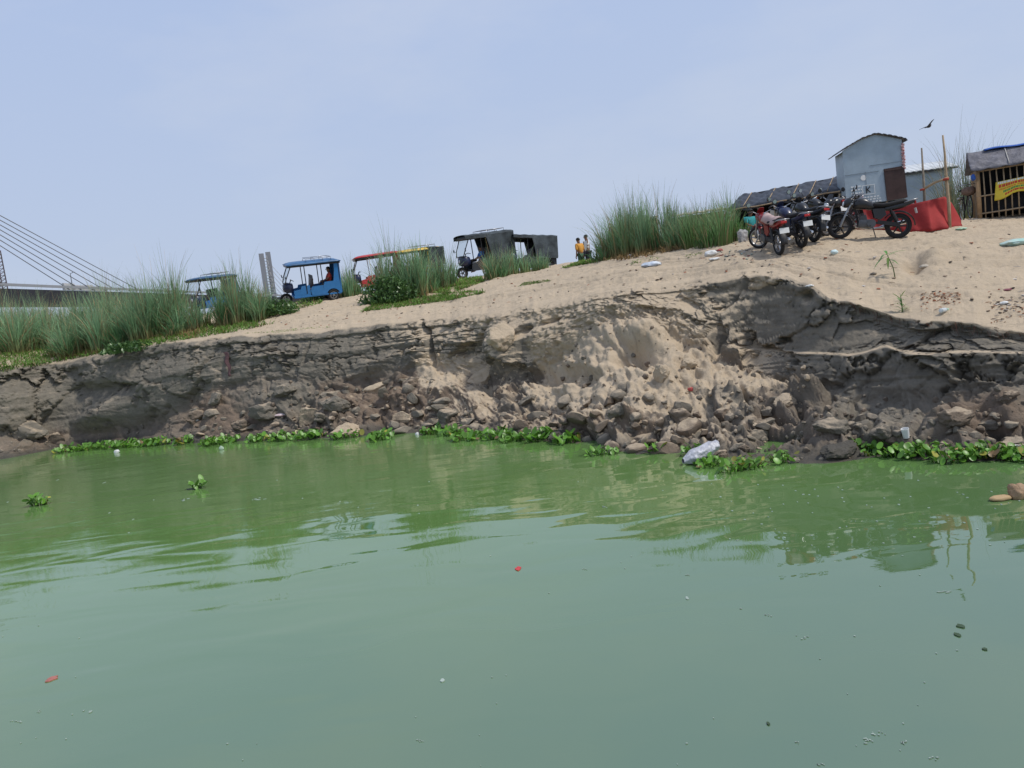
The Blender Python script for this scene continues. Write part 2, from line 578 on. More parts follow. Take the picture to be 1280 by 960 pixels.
f1a, g1 = facets(Q * np.array([0.75, 0.9, 1.1]) + 3 + 0.35 * np.stack([fbm(Q * 1.3, 3, 5)] * 3, -1), 1, 0.9)
f2a, g2 = facets(Q * np.array([1.9, 2.2, 2.4]) + 9 + 0.3 * np.stack([fbm(Q * 2.6, 3, 6)] * 3, -1), 2, 0.9)
f3a, g3 = facets(Q * np.array([5.0, 5.5, 6.0]) + 0.25 * np.stack([fbm(Q * 5, 2, 8)] * 3, -1), 3, 0.9)
f4a, g4 = facets(Q * 12.0, 4, 0.8)
nA = fbm(Q * 0.5, 4, 11)
nB = fbm(Q * 3.0, 5, 12, 0.6)
nC = fbm(Q * 9.0, 4, 13, 0.6)
strata = fbm(Q * np.array([0.35, 0.3, 3.6]) + 0.4 * np.stack([nA, nA, nA], -1), 4, 14, 0.6)
flute = 1 - np.abs(fbm(Q * np.array([2.2, 1.0, 0.35]), 4, 15))
slab, gs = facets(Q * np.array([0.55, 0.5, 0.8]) + 0.3 * np.stack([nB] * 3, -1), 21, 1.0)
slab2, gs2 = facets(Q * np.array([1.6, 1.3, 2.4]) + 0.3 * np.stack([nB] * 3, -1), 22, 1.0)
rough_zone = np.clip(0.75 + 0.5 * fbm(Q * 0.22, 3, 77), 0.3, 1.2)

e1, e2, e3, e4 = smooth01(g1, 0, .10), smooth01(g2, 0, .12), smooth01(g3, 0, .16), smooth01(g4, 0, .3)
Dt = 0.32 * f1a * e1 + 0.15 * f2a * e2 + 0.075 * f3a * e3 + 0.022 * f4a * e4 + 0.10 * nB + 0.04 * nC
Dt -= 0.07 * (1 - e2) + 0.03 * (1 - e3)
terr = fbm(Q * np.array([.25, .2, 2.2]) + 5, 3, 61) * 2.4 + Q[..., 2] * 1.2
terr = (np.floor(terr) + smooth01(terr - np.floor(terr), .0, .22)) - terr        # beds of silt breaking back in steps
rgh = np.clip(.5 + 1.3 * fbm(Q * .35, 3, 62), .15, 1.3) * (.42 + .58 * smooth01(PXm, 330, 520))                          # smooth cuts beside broken ones
Dc = 0.20 * slab + 0.09 * slab2 * rgh + 0.05 * strata + 0.07 * terr * rgh + 0.07 * (flute - 0.8) * rgh + 0.10 * nA + rgh * (0.045 * nB + 0.022 * nC + 0.02 * f3a)
Dc += 0.10 * smooth01(TT, 158, 164)                                              # firmer crust juts out under the turf
Dc -= 0.10 * (1 - smooth01(gs, 0.0, 0.05)) + 0.04 * (1 - smooth01(gs2, 0, 0.05))
Dsand = 0.10 * nA + 0.10 * nB + 0.06 * nC + 0.07 * np.maximum(f3a, 0) * e3 + 0.045 * f4a + 0.05 * np.maximum(f2a, 0) * e2
scale_by_d = np.clip(sb / 3.2, 0.55, 1.2)[None]
D0 = w_talus * (Dt * (1 - spill * 0.6) + Dsand * spill) * scale_by_d * rough_zone + w_cliff * (Dc * (1 - spill * 0.5) + Dsand * spill)

# hollows (negative) and swellings (positive) seen in the photograph: px, py, rx, ry, rot, metres
def blur(A, s, axis):
    r = int(s * 3 + 1)
    k = np.exp(-0.5 * (np.arange(-r, r + 1) / s) ** 2); k /= k.sum()
    return np.apply_along_axis(lambda v: np.convolve(np.pad(v, r, mode='edge'), k, 'valid'), axis, A)
Db = blur(blur(D0, .9, 0), 1.2, 1)
bs_ = w_talus * np.clip(spill * .6, .2, .6)
D = D0 * (1 - bs_) + Db * bs_
FEAT = [(112, 489, 34, 9, -4, -.35), (150, 484, 20, 8, 0, -.2), (130, 545, 60, 14, -6, -.28), (185, 528, 30, 14, 0, -.2), (235, 505, 16, 30, 10, -.25), (120, 520, 30, 12, -20, .35),
        (60, 505, 22, 25, 0, .2), (285, 455, 12, 22, 0, -.12), (455, 480, 36, 9, -10, -.3), (470, 455, 22, 8, -20, .2), (534, 425, 3.2, 24, -17, -.45), (519, 440, 12, 18, -30, .2),
        (630, 432, 22, 26, 0, .5), (600, 450, 10, 22, 0, -.2), (660, 442, 10, 18, 10, -.25), (715, 470, 30, 11, -8, -.45), (690, 425, 24, 18, -30, .28), (560, 497, 22, 20, 0, .3), (610, 480, 14, 12, 20, -.3),
        (590, 505, 14, 22, 0, .25), (800, 440, 24, 14, 20, -.55), (775, 445, 9, 8, 0, -.3), (812, 415, 20, 12, 10, .35), (740, 545, 16, 10, 0, -.45), (790, 520, 12, 20, 30, .3), (812, 550, 9, 12, 0, -.4),
        (835, 470, 15, 9, 60, .25), (860, 380, 12, 6, 20, -.3), (895, 425, 7, 22, 0, -.35), (930, 420, 40, 28, 0, -.15), (1010, 370, 7, 8, 60, -.35), (1060, 420, 50, 14, 0, -.1), (960, 500, 50, 14, 12, .25),
        (965, 520, 34, 5, 15, -.4), (1000, 515, 4, 12, -20, -.3), (930, 500, 2.2, 14, -20, -.3), (1030, 540, 26, 22, 0, .3), (1060, 528, 8, 18, 10, -.3), (1105, 535, 16, 12, 0, .15), (1150, 540, 6, 18, 15, -.2),
        (1190, 530, 34, 20, -20, .3), (1255, 505, 20, 16, 0, .3), (1240, 535, 12, 10, 0, -.3), (1045, 555, 26, 12, 0, .25), (920, 545, 26, 14, 0, .2), (880, 545, 12, 8, 0, -.25), (410, 520, 26, 14, 0, .2), (340, 500, 24, 12, -20, .2), (315, 525, 16, 10, 0, -.3),
        (380, 505, 16, 9, 0, -.25), (500, 500, 18, 14, 0, .2), (475, 520, 12, 10, 0, -.25), (1075, 472, 60, 18, 0, -.12), (1190, 470, 60, 18, 0, -.1), (655, 415, 12, 4, -30, -.35), (690, 402, 14, 3, -20, -.3), (560, 385, 2, 2, 0, 0)]
for (x, y, rx, ry, ro, am) in FEAT:
    D += am * blob(x, y, rx, ry, ro) * (TT > 8) * (TT < 173)
he = smooth01(TT, 95, 122)[..., None] * (TT < 176)[..., None]
NE = N * (1 - he) + OUT[None] * he                       # scarps break back sideways, not upwards
NE /= np.maximum(np.linalg.norm(NE, axis=-1), 1e-9)[..., None]
PT = B + NE * D[..., None]
# trodden upper ground
up = 0.07 * fbm(B * 0.35, 4, 31) + 0.075 * fbm(B * 1.6, 4, 32, .6) - 0.045 * np.abs(fbm(B * 4.0, 3, 33, .6)) - 0.025 * np.abs(fbm(B * 9, 2, 35))
for t0, ww, dp, sd_ in ((191, 1.1, .05, 1), (197, 1.0, .05, 1), (214, 1.2, .06, 2), (220, 1.1, .055, 2), (236, 1.0, .05, 3), (241, 1.0, .05, 3), (259, 1.2, .05, 4), (265, 1.2, .05, 4)):
    tr_ = TT - t0 - 9 * fbm(np.stack([SS * .10, SS * 0 + sd_, SS * 0], -1), 3, 70 + sd_)
    up = up - dp * (np.exp(-(tr_ / ww) ** 2) - .5 * np.exp(-((np.abs(tr_) - 2 * ww) / ww) ** 2)) * (.6 + .8 * vnoise(np.stack([SS * .6, SS * 0, TT * 0 + t0], -1), 3))
PT[..., 2] += w_up * up * (1 - smooth01(TT, 298, 306))
PT[..., 2] -= 0.30 * blob(1142, 330, 11, 7, 0) * (TT > 174) * (TT < 296)
PT[..., 2] += 0.16 * blob(1168, 322, 16, 7, 0) * (TT > 174) * (TT < 296)
# long rut along the slope and a worn step above the brink
PT[..., 2] -= 0.10 * np.exp(-((TT - 190 - 10 * vnoise(np.stack([SS * .3, SS * 0, SS * 0], -1), 4)) / 4.0) ** 2) * smooth01(PXm, 690, 760) * (1 - smooth01(PXm, 1000, 1050))

# ---- soils: r dry sand, g brown earth, b wet mud
nrm_z = N[..., 2]
PTs = PT
du2, dv2 = np.gradient(PTs, axis=1), np.gradient(PTs, axis=0)
N2 = np.cross(du2, dv2); N2 /= np.maximum(np.linalg.norm(N2, axis=-1), 1e-9)[..., None]
N2 *= np.sign((N2 * N).sum(-1))[..., None]
pile = smooth01(N2[..., 2], 0.35, 0.8)                  # crumbs of sand come to rest on flat tops
ns1 = fbm(Q * 0.8, 4, 41); ns2 = fbm(Q * 4, 4, 42, .6)
midz = smooth01(PXm, 470, 600) * (1 - smooth01(PXm, 930, 1010))
dry = w_up + (1 - w_up) * np.clip(spill + pile * (0.30 + 0.40 * midz + 0.25 * ns1) * (1 - .45 * w_talus) + 0.25 * ns2 * w_talus + midz * 0.27 * (1 - .6 * w_talus) + 0.15 * strata, 0, 1)
lip = smooth01(TT, 168, 173)
led = np.exp(-((TT - 122) / 3.5) ** 2) * (lw > 0.02)[None]
dry = np.maximum(dry, led * (0.75 + 0.3 * ns2))
dry = np.maximum(dry, lip)
brown = w_talus * (1 - spill * .7) * np.clip(0.5 + 0.9 * ns1 + 0.3 * ns2 + blob(470, 505, 70, 30) + 0.8 * blob(275, 525, 40, 22) + .8 * blob(720, 530, 120, 22) + .6 * blob(1240, 520, 60, 30) - .7 * blob(370, 490, 60, 30) - .4 * blob(1100, 520, 60, 30), 0, 1)
brown = np.maximum(brown, 0.7 * blob(695, 450, 22, 12) + .8 * blob(690, 515, 20, 20))
wet = (1 - smooth01(PT[..., 2] + 0.10 * ns2, 0.02, 0.32)) * (TT < 90)
soil = np.stack([np.clip(dry, 0, 1), np.clip(brown, 0, 1), np.clip(wet, 0, 1), np.ones_like(wet)], -1)

idx = np.arange(NR * NC).reshape(NR, NC)
F = np.stack([idx[:-1, :-1], idx[:-1, 1:], idx[1:, 1:], idx[1:, :-1]], -1).reshape(-1, 4)

def soil_material():
    m = bpy.data.materials.new('river_bank_soil')
    m.use_nodes = True
    n = m.node_tree.nodes; l = m.node_tree.links.new
    b = n['Principled BSDF']
    a = n.new('ShaderNodeAttribute'); a.attribute_name = 'soil'
    sp = n.new('ShaderNodeSeparateColor'); l(a.outputs['Color'], sp.inputs['Color'])
    g = n.new('ShaderNodeNewGeometry')
    def noise(scale, det=6, ro=.6, vec=None):
        z = n.new('ShaderNodeTexNoise'); z.inputs['Scale'].default_value = scale; z.inputs['Detail'].default_value = det; z.inputs['Roughness'].default_value = ro
        l(vec or g.outputs['Position'], z.inputs['Vector']); return z.outputs['Fac']
    def ramp(f, c0, c1, p0=.3, p1=.7):
        r = n.new('ShaderNodeValToRGB'); r.color_ramp.elements[0].position = p0; r.color_ramp.elements[1].position = p1
        r.color_ramp.elements[0].color = (*c0, 1); r.color_ramp.elements[1].color = (*c1, 1); l(f, r.inputs['Fac']); return r.outputs['Color']
    def mixc(f, A, B_):
        x = n.new('ShaderNodeMix'); x.data_type = 'RGBA'; l(f, x.inputs['Factor']); l(A, x.inputs['A']); l(B_, x.inputs['B']); return x.outputs['Result']
    def math_(op, A, B_=None, v=None, clamp=False):
        x = n.new('ShaderNodeMath'); x.operation = op; x.use_clamp = clamp
        l(A, x.inputs[0])
        if B_ is not None: l(B_, x.inputs[1])
        if v is not None: x.inputs[1].default_value = v
        return x.outputs[0]
    mapp = n.new('ShaderNodeMapping'); mapp.inputs['Scale'].default_value = (.5, .5, 7); l(g.outputs['Position'], mapp.inputs['Vector'])
    n_big, n_mid, n_fine, n_str = noise(.6), noise(3.5, 8, .68), noise(28, 5, .7), noise(1.0, 7, .65, mapp.outputs['Vector'])
    trk = n.new('ShaderNodeMapping'); trk.inputs['Scale'].default_value = (1.0, 5.0, 3.0); trk.inputs['Rotation'].default_value = (0, 0, R(24)); l(g.outputs['Position'], trk.inputs['Vector'])
    n_trk = noise(1.3, 7, .7, trk.outputs['Vector'])
    sand = mixc(n_trk, ramp(n_big, SAND[0], SAND[1]), ramp(n_fine, SAND[2], SAND[3], .2, .8))
    sand = mixc(ramp(n_trk, (.55, .55, .55), (0, 0, 0), .30, .46), sand, ramp(n_mid, (.22, .18, .135), (.30, .25, .19)))
    grey = mixc(n_mid, ramp(n_str, GREY[0], GREY[1], .32, .66), ramp(n_mid, GREY[2], GREY[3]))
    brn = mixc(n_fine, ramp(n_mid, BROWN[0], BROWN[1]), ramp(n_big, BROWN[1], BROWN[2]))
    # ragged borders between the soils
    jit_ = math_('MULTIPLY', math_('SUBTRACT', n_mid, v=.5), v=1.1)
    dryf = math_('ADD', sp.outputs['Red'], jit_, clamp=True)
    mr = n.new('ShaderNodeMapRange'); mr.interpolation_type = 'SMOOTHSTEP'; mr.inputs['From Min'].default_value = .22; mr.inputs['From Max'].default_value = .72; l(dryf, mr.inputs['Value'])
    brf = math_('ADD', sp.outputs['Green'], jit_, clamp=True)
    c = mixc(brf, grey, brn)
    c = mixc(mr.outputs['Result'], c, sand)
    wetc = n.new('ShaderNodeRGB'); wetc.outputs[0].default_value = (*WET, 1)
    wf = math_('MULTIPLY', sp.outputs['Blue'], v=.85)
    c = mixc(wf, c, wetc.outputs[0])
    l(c, b.inputs['Base Color'])
    rr = n.new('ShaderNodeMapRange'); rr.inputs['To Min'].default_value = .92; rr.inputs['To Max'].default_value = .45; l(sp.outputs['Blue'], rr.inputs['Value']); l(rr.outputs['Result'], b.inputs['Roughness'])
    b.inputs['Specular IOR Level'].default_value = .2
    bp1 = n.new('ShaderNodeBump'); bp1.inputs['Distance'].default_value = .06; bp1.inputs['Strength'].default_value = .85; l(noise(9, 8, .68), bp1.inputs['Height'])
    bp2 = n.new('ShaderNodeBump'); bp2.inputs['Distance'].default_value = .013; bp2.inputs['Strength'].default_value = .8; l(noise(46, 6, .7), bp2.inputs['Height']); l(bp1.outputs['Normal'], bp2.inputs['Normal'])
    l(bp2.outputs['Normal'], b.inputs['Normal'])
    return m

SAND = [(.40, .317, .222), (.505, .405, .288), (.42, .335, .237), (.525, .427, .307)]
GREY = [(.100, .089, .072), (.232, .205, .162), (.128, .114, .092), (.262, .232, .184)]
BROWN = [(.11, .083, .062), (.22, .165, .12), (.17, .125, .092)]
WET = (.05, .046, .038)
SOIL = soil_material()
bank = np_mesh('river_bank', PT.reshape(-1, 3), F[:, ::-1], SOIL, smooth=False)
at = bank.data.attributes.new('soil', 'FLOAT_COLOR', 'POINT')
at.data.foreach_set('color', soil.astype(np.float32).ravel())
bank.data.polygons.foreach_set('use_smooth', np.ones(len(F), bool))
tag(bank, 'eroded river bank of dry sand over collapsed grey silt', kind='structure')
BVH = BVHTree.FromPolygons([tuple(x) for x in PT.reshape(-1, 3)], [tuple(x) for x in F], epsilon=0)

def hit(px, py):
    d = (P(px, py, 1.0) - EYE).normalized()
    loc, nor, i, ds = BVH.ray_cast(EYE, d)
    if loc is None or ds > 55:                    # just over the crest: the ground there
        q = P(px, py, float(crest_d(px)) + .3)
        loc = Vector((q.x, q.y, gz(q.x, q.y)))
    return loc
def hitn(px, py):
    d = (P(px, py, 1.0) - EYE).normalized()
    loc, nor, i, ds = BVH.ray_cast(EYE, d)
    if nor is not None and nor.dot(d) > 0: nor = -nor
    return loc, nor
def gz(x, y):
    loc, nor, i, ds = BVH.ray_cast(Vector((x, y, 60)), Vector((0, 0, -1)))
    return loc.z if loc is not None else 0.0
def on_ground(p, sink=0.0):
    return Vector((p[0], p[1], gz(p[0], p[1]) - sink))
def on_water(px, py):
    d = P(px, py, 1.0) - EYE
    return EYE + d * (-EYE.z / d.z)

# ================================================================ WATER
def water_material():
    m = bpy.data.materials.new('green_river_water')
    m.use_nodes = True
    n = m.node_tree.nodes; l = m.node_tree.links.new
    b = n['Principled BSDF']
    b.inputs['Roughness'].default_value = .012
    b.inputs['IOR'].default_value = 2.35
    b.inputs['Specular IOR Level'].default_value = .5
    g = n.new('ShaderNodeNewGeometry')
    def mapping(scale, rz=0):
        mp_ = n.new('ShaderNodeMapping'); mp_.inputs['Scale'].default_value = scale; mp_.inputs['Rotation'].default_value = (0, 0, rz); l(g.outputs['Position'], mp_.inputs['Vector']); return mp_.outputs['Vector']
    def noise(vec, scale, det, ro=.5, dist=0.0):
        z = n.new('ShaderNodeTexNoise'); z.inputs['Scale'].default_value = scale; z.inputs['Detail'].default_value = det; z.inputs['Roughness'].default_value = ro; z.inputs['Distortion'].default_value = dist; l(vec, z.inputs['Vector']); return z.outputs['Fac']
    def mth(op, A, v=None, B_=None):
        x = n.new('ShaderNodeMath'); x.operation = op; l(A, x.inputs[0])
        if v is not None: x.inputs[1].default_value = v
        if B_ is not None: l(B_, x.inputs[1])
        return x.outputs[0]
    big = noise(mapping((1, 1.6, 1)), .16, 5, .6)
    r = n.new('ShaderNodeValToRGB')
    r.color_ramp.elements[0].position = .35; r.color_ramp.elements[1].position = .65
    r.color_ramp.elements[0].color = (*WATER[0], 1); r.color_ramp.elements[1].color = (*WATER[1], 1)
    l(big, r.inputs['Fac'])
    nearc = n.new('ShaderNodeRGB'); nearc.outputs[0].default_value = (*WATER[2], 1)
    sx = n.new('ShaderNodeSeparateXYZ'); l(g.outputs['Position'], sx.inputs['Vector'])
    far = n.new('ShaderNodeMapRange'); far.interpolation_type = 'SMOOTHSTEP'; far.inputs['From Min'].default_value = 10.0; far.inputs['From Max'].default_value = 19.0; far.inputs['To Min'].default_value = .05; far.inputs['To Max'].default_value = 1.0
    # rippled water lies along the bank: farther out from the bank at the left
    ax = mth('MULTIPLY', sx.outputs['X'], v=-.28); dd = mth('ADD', sx.outputs['Y'], B_=ax); l(dd, far.inputs['Value'])
    nr = n.new('ShaderNodeMapRange'); nr.interpolation_type = 'SMOOTHSTEP'; nr.inputs['From Min'].default_value = 3.0; nr.inputs['From Max'].default_value = 12.0; l(dd, nr.inputs['Value'])
    mxw = n.new('ShaderNodeMix'); mxw.data_type = 'RGBA'; l(nr.outputs['Result'], mxw.inputs['Factor']); l(nearc.outputs[0], mxw.inputs['A']); l(r.outputs['Color'], mxw.inputs['B']); l(mxw.outputs['Result'], b.inputs['Base Color'])
    patch = n.new('ShaderNodeMapRange'); patch.inputs['From Min'].default_value = .3; patch.inputs['From Max'].default_value = .7; patch.inputs['To Min'].default_value = .35; patch.inputs['To Max'].default_value = 1.3
    l(noise(mapping((1, 1, 1)), .35, 2), patch.inputs['Value'])
    amp = mth('MULTIPLY', far.outputs['Result'], B_=patch.outputs['Result'])
    swell = noise(mapping((.5, 1.15, 1), R(12)), 1.5, 1, .4, .6)
    chop = noise(mapping((.8, 2.2, 1), R(-8)), 3.2, 3, .5, .3)
    fine = noise(mapping((.7, 2.0, 1), R(4)), 11.0, 3, .55, .2)
    mid1 = n.new('ShaderNodeMapRange'); mid1.interpolation_type = 'SMOOTHSTEP'; mid1.inputs['From Min'].default_value = 4.5; mid1.inputs['From Max'].default_value = 8.5; mid1.inputs['To Min'].default_value = .16; mid1.inputs['To Max'].default_value = 1.0; l(dd, mid1.inputs['Value'])
    h = mth('ADD', mth('MULTIPLY', mth('MULTIPLY', swell, v=WAVE[0]), B_=mid1.outputs['Result']), B_=mth('MULTIPLY', mth('MULTIPLY', chop, v=WAVE[1]), B_=amp))
    h = mth('ADD', h, B_=mth('MULTIPLY', mth('MULTIPLY', fine, v=WAVE[2]), B_=amp))
    bp = n.new('ShaderNodeBump'); bp.inputs['Distance'].default_value = 1.0; bp.inputs['Strength'].default_value = 1.0
    l(h, bp.inputs['Height']); l(bp.outputs['Normal'], b.inputs['Normal'])
    return m
WATER = [(.100, .186, .052), (.116, .210, .064), (.080, .142, .066)]
WAVE = (.0150, .0040, .0020)
gw = [(-3000, -400, 0), (3000, -400, 0), (3000, 3000, 0), (-3000, 3000, 0)]
wo = MB().add(gw, [(0, 1, 2, 3)]).build('river_water', water_material())
tag(wo, 'calm murky green river water reflecting sky and bank', kind='structure')
# ================================================================ builders
M = {}
def MM(key, *a, **k):
    if key not in M: M[key] = mat(key, *a, **k)
    return M[key]
rubber = MM('black_rubber', (.02, .02, .021), .8)
steel = MM('grey_steel', (.33, .33, .34), .35, metal=.8)
chrome = MM('chrome', (.6, .6, .62), .18, metal=1.0)
blackp = MM('black_paint', (.018, .018, .02), .3, spec=.5)
blackm = MM('black_plastic', (.03, .03, .032), .55)
engine_m = MM('engine_alloy', (.12, .12, .125), .45, metal=.7)
redp = MM('red_paint', (.22, .014, .015), .3, spec=.5)
bluep = MM('dark_blue_paint', (.02, .028, .07), .3, spec=.5)
white_m = MM('white_plastic', (.72, .72, .7), .5, var=.08)
lamp_red = MM('red_lens', (.45, .012, .01), .2, spec=.5)
lens_m = MM('headlamp_lens', (.6, .62, .64), .12, spec=.6)
bamboo = MM('dry_bamboo', (.36, .265, .165), .7, var=.25, scale=5, bump=.004)
oldwood = MM('grey_weathered_wood', (.20, .165, .125), .85, var=.3, scale=7, bump=.004)
skin_m = MM('brown_skin', (.19, .105, .065), .55, var=.08)
hair_m = MM('black_hair', (.012, .011, .01), .6)

def glass_mat():
    m = bpy.data.materials.new('windscreen_glass'); m.use_nodes = True
    n = m.node_tree.nodes; l = m.node_tree.links.new
    g = n.new('ShaderNodeBsdfGlossy'); g.inputs['Roughness'].default_value = .05
    t = n.new('ShaderNodeBsdfTransparent'); t.inputs['Color'].default_value = (.82, .86, .86, 1)
    f = n.new('ShaderNodeFresnel'); f.inputs['IOR'].default_value = 1.5
    x = n.new('ShaderNodeMixShader'); l(f.outputs['Fac'], x.inputs['Fac']); l(t.outputs['BSDF'], x.inputs[1]); l(g.outputs['BSDF'], x.inputs[2])
    l(x.outputs['Shader'], n['Material Output'].inputs['Surface'])
    return m
GLASS = glass_mat()

def loft(mb, secs, n=12, p=2.4, col=None):
    """secs: (x, z, half_height, half_width) superellipse rings along x"""
    vs_, fs = [], []
    for (x, z, hh, hw) in secs:
        for k in range(n):
            a = 2 * math.pi * k / n
            c, s_ = math.cos(a), math.sin(a)
            vs_.append((x, hw * math.copysign(abs(c) ** (2 / p), c), z + hh * math.copysign(abs(s_) ** (2 / p), s_)))
    for i in range(len(secs) - 1):
        for k in range(n):
            k2 = (k + 1) % n
            fs.append((i * n + k, i * n + k2, (i + 1) * n + k2, (i + 1) * n + k))
    fs.append(tuple(range(n))[::-1]); fs.append(tuple((len(secs) - 1) * n + k for k in range(n)))
    return mb.add(vs_, fs, col)

def settle(o, p, yaw, fx=0.7, fy=0.4, scale=1.0):
    """stand a thing (forward = +x) on the slope"""
    p = Vector(p)
    f = Vector((math.cos(yaw), math.sin(yaw), 0)); s_ = Vector((-math.sin(yaw), math.cos(yaw), 0))
    def g(v): return Vector((v.x, v.y, gz(v.x, v.y)))
    a, b = g(p + f * fx), g(p - f * fx)
    c, d = g(p + s_ * fy), g(p - s_ * fy)
    X = (a - b).normalized(); Y = (c - d); Y = (Y - X * Y.dot(X)).normalized(); Z = X.cross(Y)
    m = Matrix((X, Y, Z)).transposed()
    o.location = Vector((p.x, p.y, (a.z + b.z) / 2))
    o.rotation_euler = m.to_euler()
    o.scale = (scale,) * 3
    return o

def make_wheel(parent, x, y, r, wt, alloy=True, spokes=5, rim_mat=None):
    tb = MB().torus((0, 0, 0), r - wt, wt, 'Y', 30, 8, 1.0)
    t = tb.build('wheel', rubber, parent, smooth=True, loc=(x, y, r))
    t.name = 'wheel'
    rb = MB().torus((0, 0, 0), r - wt * 2.0, wt * .42, 'Y', 30, 6, 1.6)
    rb.lathe([(.0, -.05), (.045, -.05), (.05, 0), (.045, .05), (0, .05)], (0, 0, 0), 12, (R(90), 0, 0))
    for k in range(spokes):
        a = 2 * math.pi * k / spokes
        d = Vector((math.cos(a), 0, math.sin(a)))
        if alloy: rb.tube([d * .03, d * (r - wt * 2)], [.022, .014], 6)
        else:
            rb.tube([d * .03 + Vector((0, .03, 0)), d * (r - wt * 2)], .004, 4)
    rb.build('rim', rim_mat or blackm, t, smooth=True, angle=40)
    return t

def motorcycle(label, paint, group='motorcycles parked by the shed', seat_mat=None, rim=None, cover=None, steer=0.0, helmet=None):
    t = thing('motorcycle', label, 'motorcycle', group=group)
    r = .30
    make_wheel(t, -.63, 0, r, .05, True, 6, rim)
    fw = make_wheel(t, .67, 0, .295, .042, True, 6, rim)
    fw.rotation_euler = (0, 0, steer)
    b = MB()
    for s_ in (-1, 1):
        b.tube([(.67, .085 * s_, .29), (.58, .085 * s_, .55), (.43, .085 * s_, .90)], [.028, .026, .022], 8)
    b.box((.45, 0, .84), (.06, .22, .04), (0, R(-25), 0)).box((.53, 0, .66), (.06, .2, .03), (0, R(-25), 0))
    b.build('front_fork', steel, t, smooth=True, angle=40)
    b = MB()
    def guard(x0, rad, a0, a1, hw, nn=10):
        return lambda u, v_: (x0 + rad * math.cos(R(a0 + (a1 - a0) * u)), (v_ * 2 - 1) * hw, .3 + (rad - .03 * abs(v_ * 2 - 1) ** 2) * math.sin(R(a0 + (a1 - a0) * u)))
    b.sheet(guard(.67, .345, 22, 165, .07), 12, 4, .008)
    b.build('front_mudguard', paint, t, smooth=True)
    b = MB(); b.sheet(guard(-.63, .36, 30, 178, .08), 12, 4, .008); b.build('rear_mudguard', blackm, t, smooth=True)
    b = MB()
    loft(b, [(.40, .86, .10, .10), (.48, .88, .125, .12), (.56, .86, .115, .11), (.61, .84, .09, .085), (.63, .84, .06, .06)])
    b.sheet(lambda u, v_: (.50 - .10 * u, (v_ * 2 - 1) * (.10 - .03 * u), .97 + .14 * u - .02 * (v_ * 2 - 1) ** 2), 4, 6, .006)
    cw = b.build('headlight_cowl', paint, t, smooth=True, angle=50)
    MB().lathe([(0, 0), (.07, 0), (.075, .012), (.05, .03), (0, .036)], (.618, 0, .835), 16, (0, R(82), 0)).build('headlight', lens_m, cw, smooth=True)
    b = MB()
    b.tube([(.36, -.36, 1.0), (.38, -.26, 1.03), (.43, -.1, .95), (.43, .1, .95), (.38, .26, 1.03), (.36, .36, 1.0)], .013, 8)
    hb = b.build('handlebar', steel, t, smooth=True)
    b = MB()
    for s_ in (-1, 1):
        MB().tube([(.39, .25 * s_, 1.03), (.32, .38 * s_, .995)], .021, 8).build('grip', rubber, hb, smooth=True)
    for s_ in (-1, 1):
        b = MB().tube([(.42, .2 * s_, 1.03), (.42, .27 * s_, 1.14), (.40, .33 * s_, 1.19)], .007, 6)
        b.lathe([(0, -.012), (.055, -.01), (.06, 0), (.055, .006)], (.39, .35 * s_, 1.21), 14, (0, R(-90), 0))
        mr_ = b.build('mirror', blackm, t, smooth=True, angle=40)
        MB().lathe([(0, 0), (.05, 0), (.05, .003), (0, .003)], (.376, .35 * s_, 1.21), 14, (0, R(-90), 0)).build('mirror_glass', chrome, mr_)
    b = MB()
    loft(b, [(.42, .80, .06, .05), (.38, .82, .11, .10), (.28, .84, .135, .145), (.14, .83, .135, .15), (.02, .79, .11, .115), (-.06, .76, .07, .075), (-.10, .75, .03, .05)], 14)
    tk = b.build('fuel_tank', paint, t, smooth=True)
    MB().lathe([(.0, 0), (.045, 0), (.045, .015), (.03, .02), (0, .02)], (.20, 0, .968), 12).build('tank_cap', chrome, tk, smooth=True, angle=40)
    b = MB()
    loft(b, [(.00, .80, .03, .07), (-.08, .80, .05, .11), (-.25, .79, .055, .135), (-.42, .815, .055, .14), (-.6, .86, .055, .13), (-.72, .885, .045, .11), (-.78, .89, .02, .08)], 14, 3)
    b.build('seat', seat_mat or rubber, t, smooth=True)
    b = MB()
    loft(b, [(-.30, .70, .05, .10), (-.5, .74, .07, .115), (-.7, .79, .07, .11), (-.88, .86, .05, .08), (-.96, .885, .03, .05)], 12, 2.6)
    for s_ in (-1, 1):
        b.prism([(-.02, .70), (-.28, .72), (-.34, .56), (-.22, .45), (-.08, .50)], .10 * s_, .13 * s_)
    tl = b.build('side_panel', paint, t, smooth=True, angle=40)
    MB().box((-.955, 0, .86), (.03, .15, .06), (0, R(15), 0), bev=.01).build('tail_light', lamp_red, tl, smooth=True)
    b = MB().tube([(-.70, .13, .84), (-.85, .15, .90), (-.98, .13, .93), (-1.0, 0, .935), (-.98, -.13, .93), (-.85, -.15, .90), (-.70, -.13, .84)], .013, 7)
    b.build('grab_rail', steel, t, smooth=True)
    MB().box((-.985, 0, .66), (.012, .24, .13), (0, R(18), 0)).build('number_plate', white_m, t)
    b = MB()
    b.box((.10, 0, .36), (.34, .24, .20), None, bev=.04).box((.16, 0, .50), (.14, .17, .12), (0, R(20), 0))
    for k in range(6):
        b.box((.175 + k * .008, 0, .47 + k * .024), (.20, .21, .009), (0, R(20), 0))
    b.lathe([(0, -.15), (.10, -.15), (.105, -.12), (.105, .12), (.10, .15), (0, .15)], (-.02, 0, .36), 16, (R(90), 0, 0))
    b.build('engine', engine_m, t, smooth=True, angle=35)
    b = MB().tube([(.25, -.08, .52), (.34, -.10, .45), (.30, -.13, .28), (.0, -.15, .24), (-.25, -.16, .27)], .022, 8)
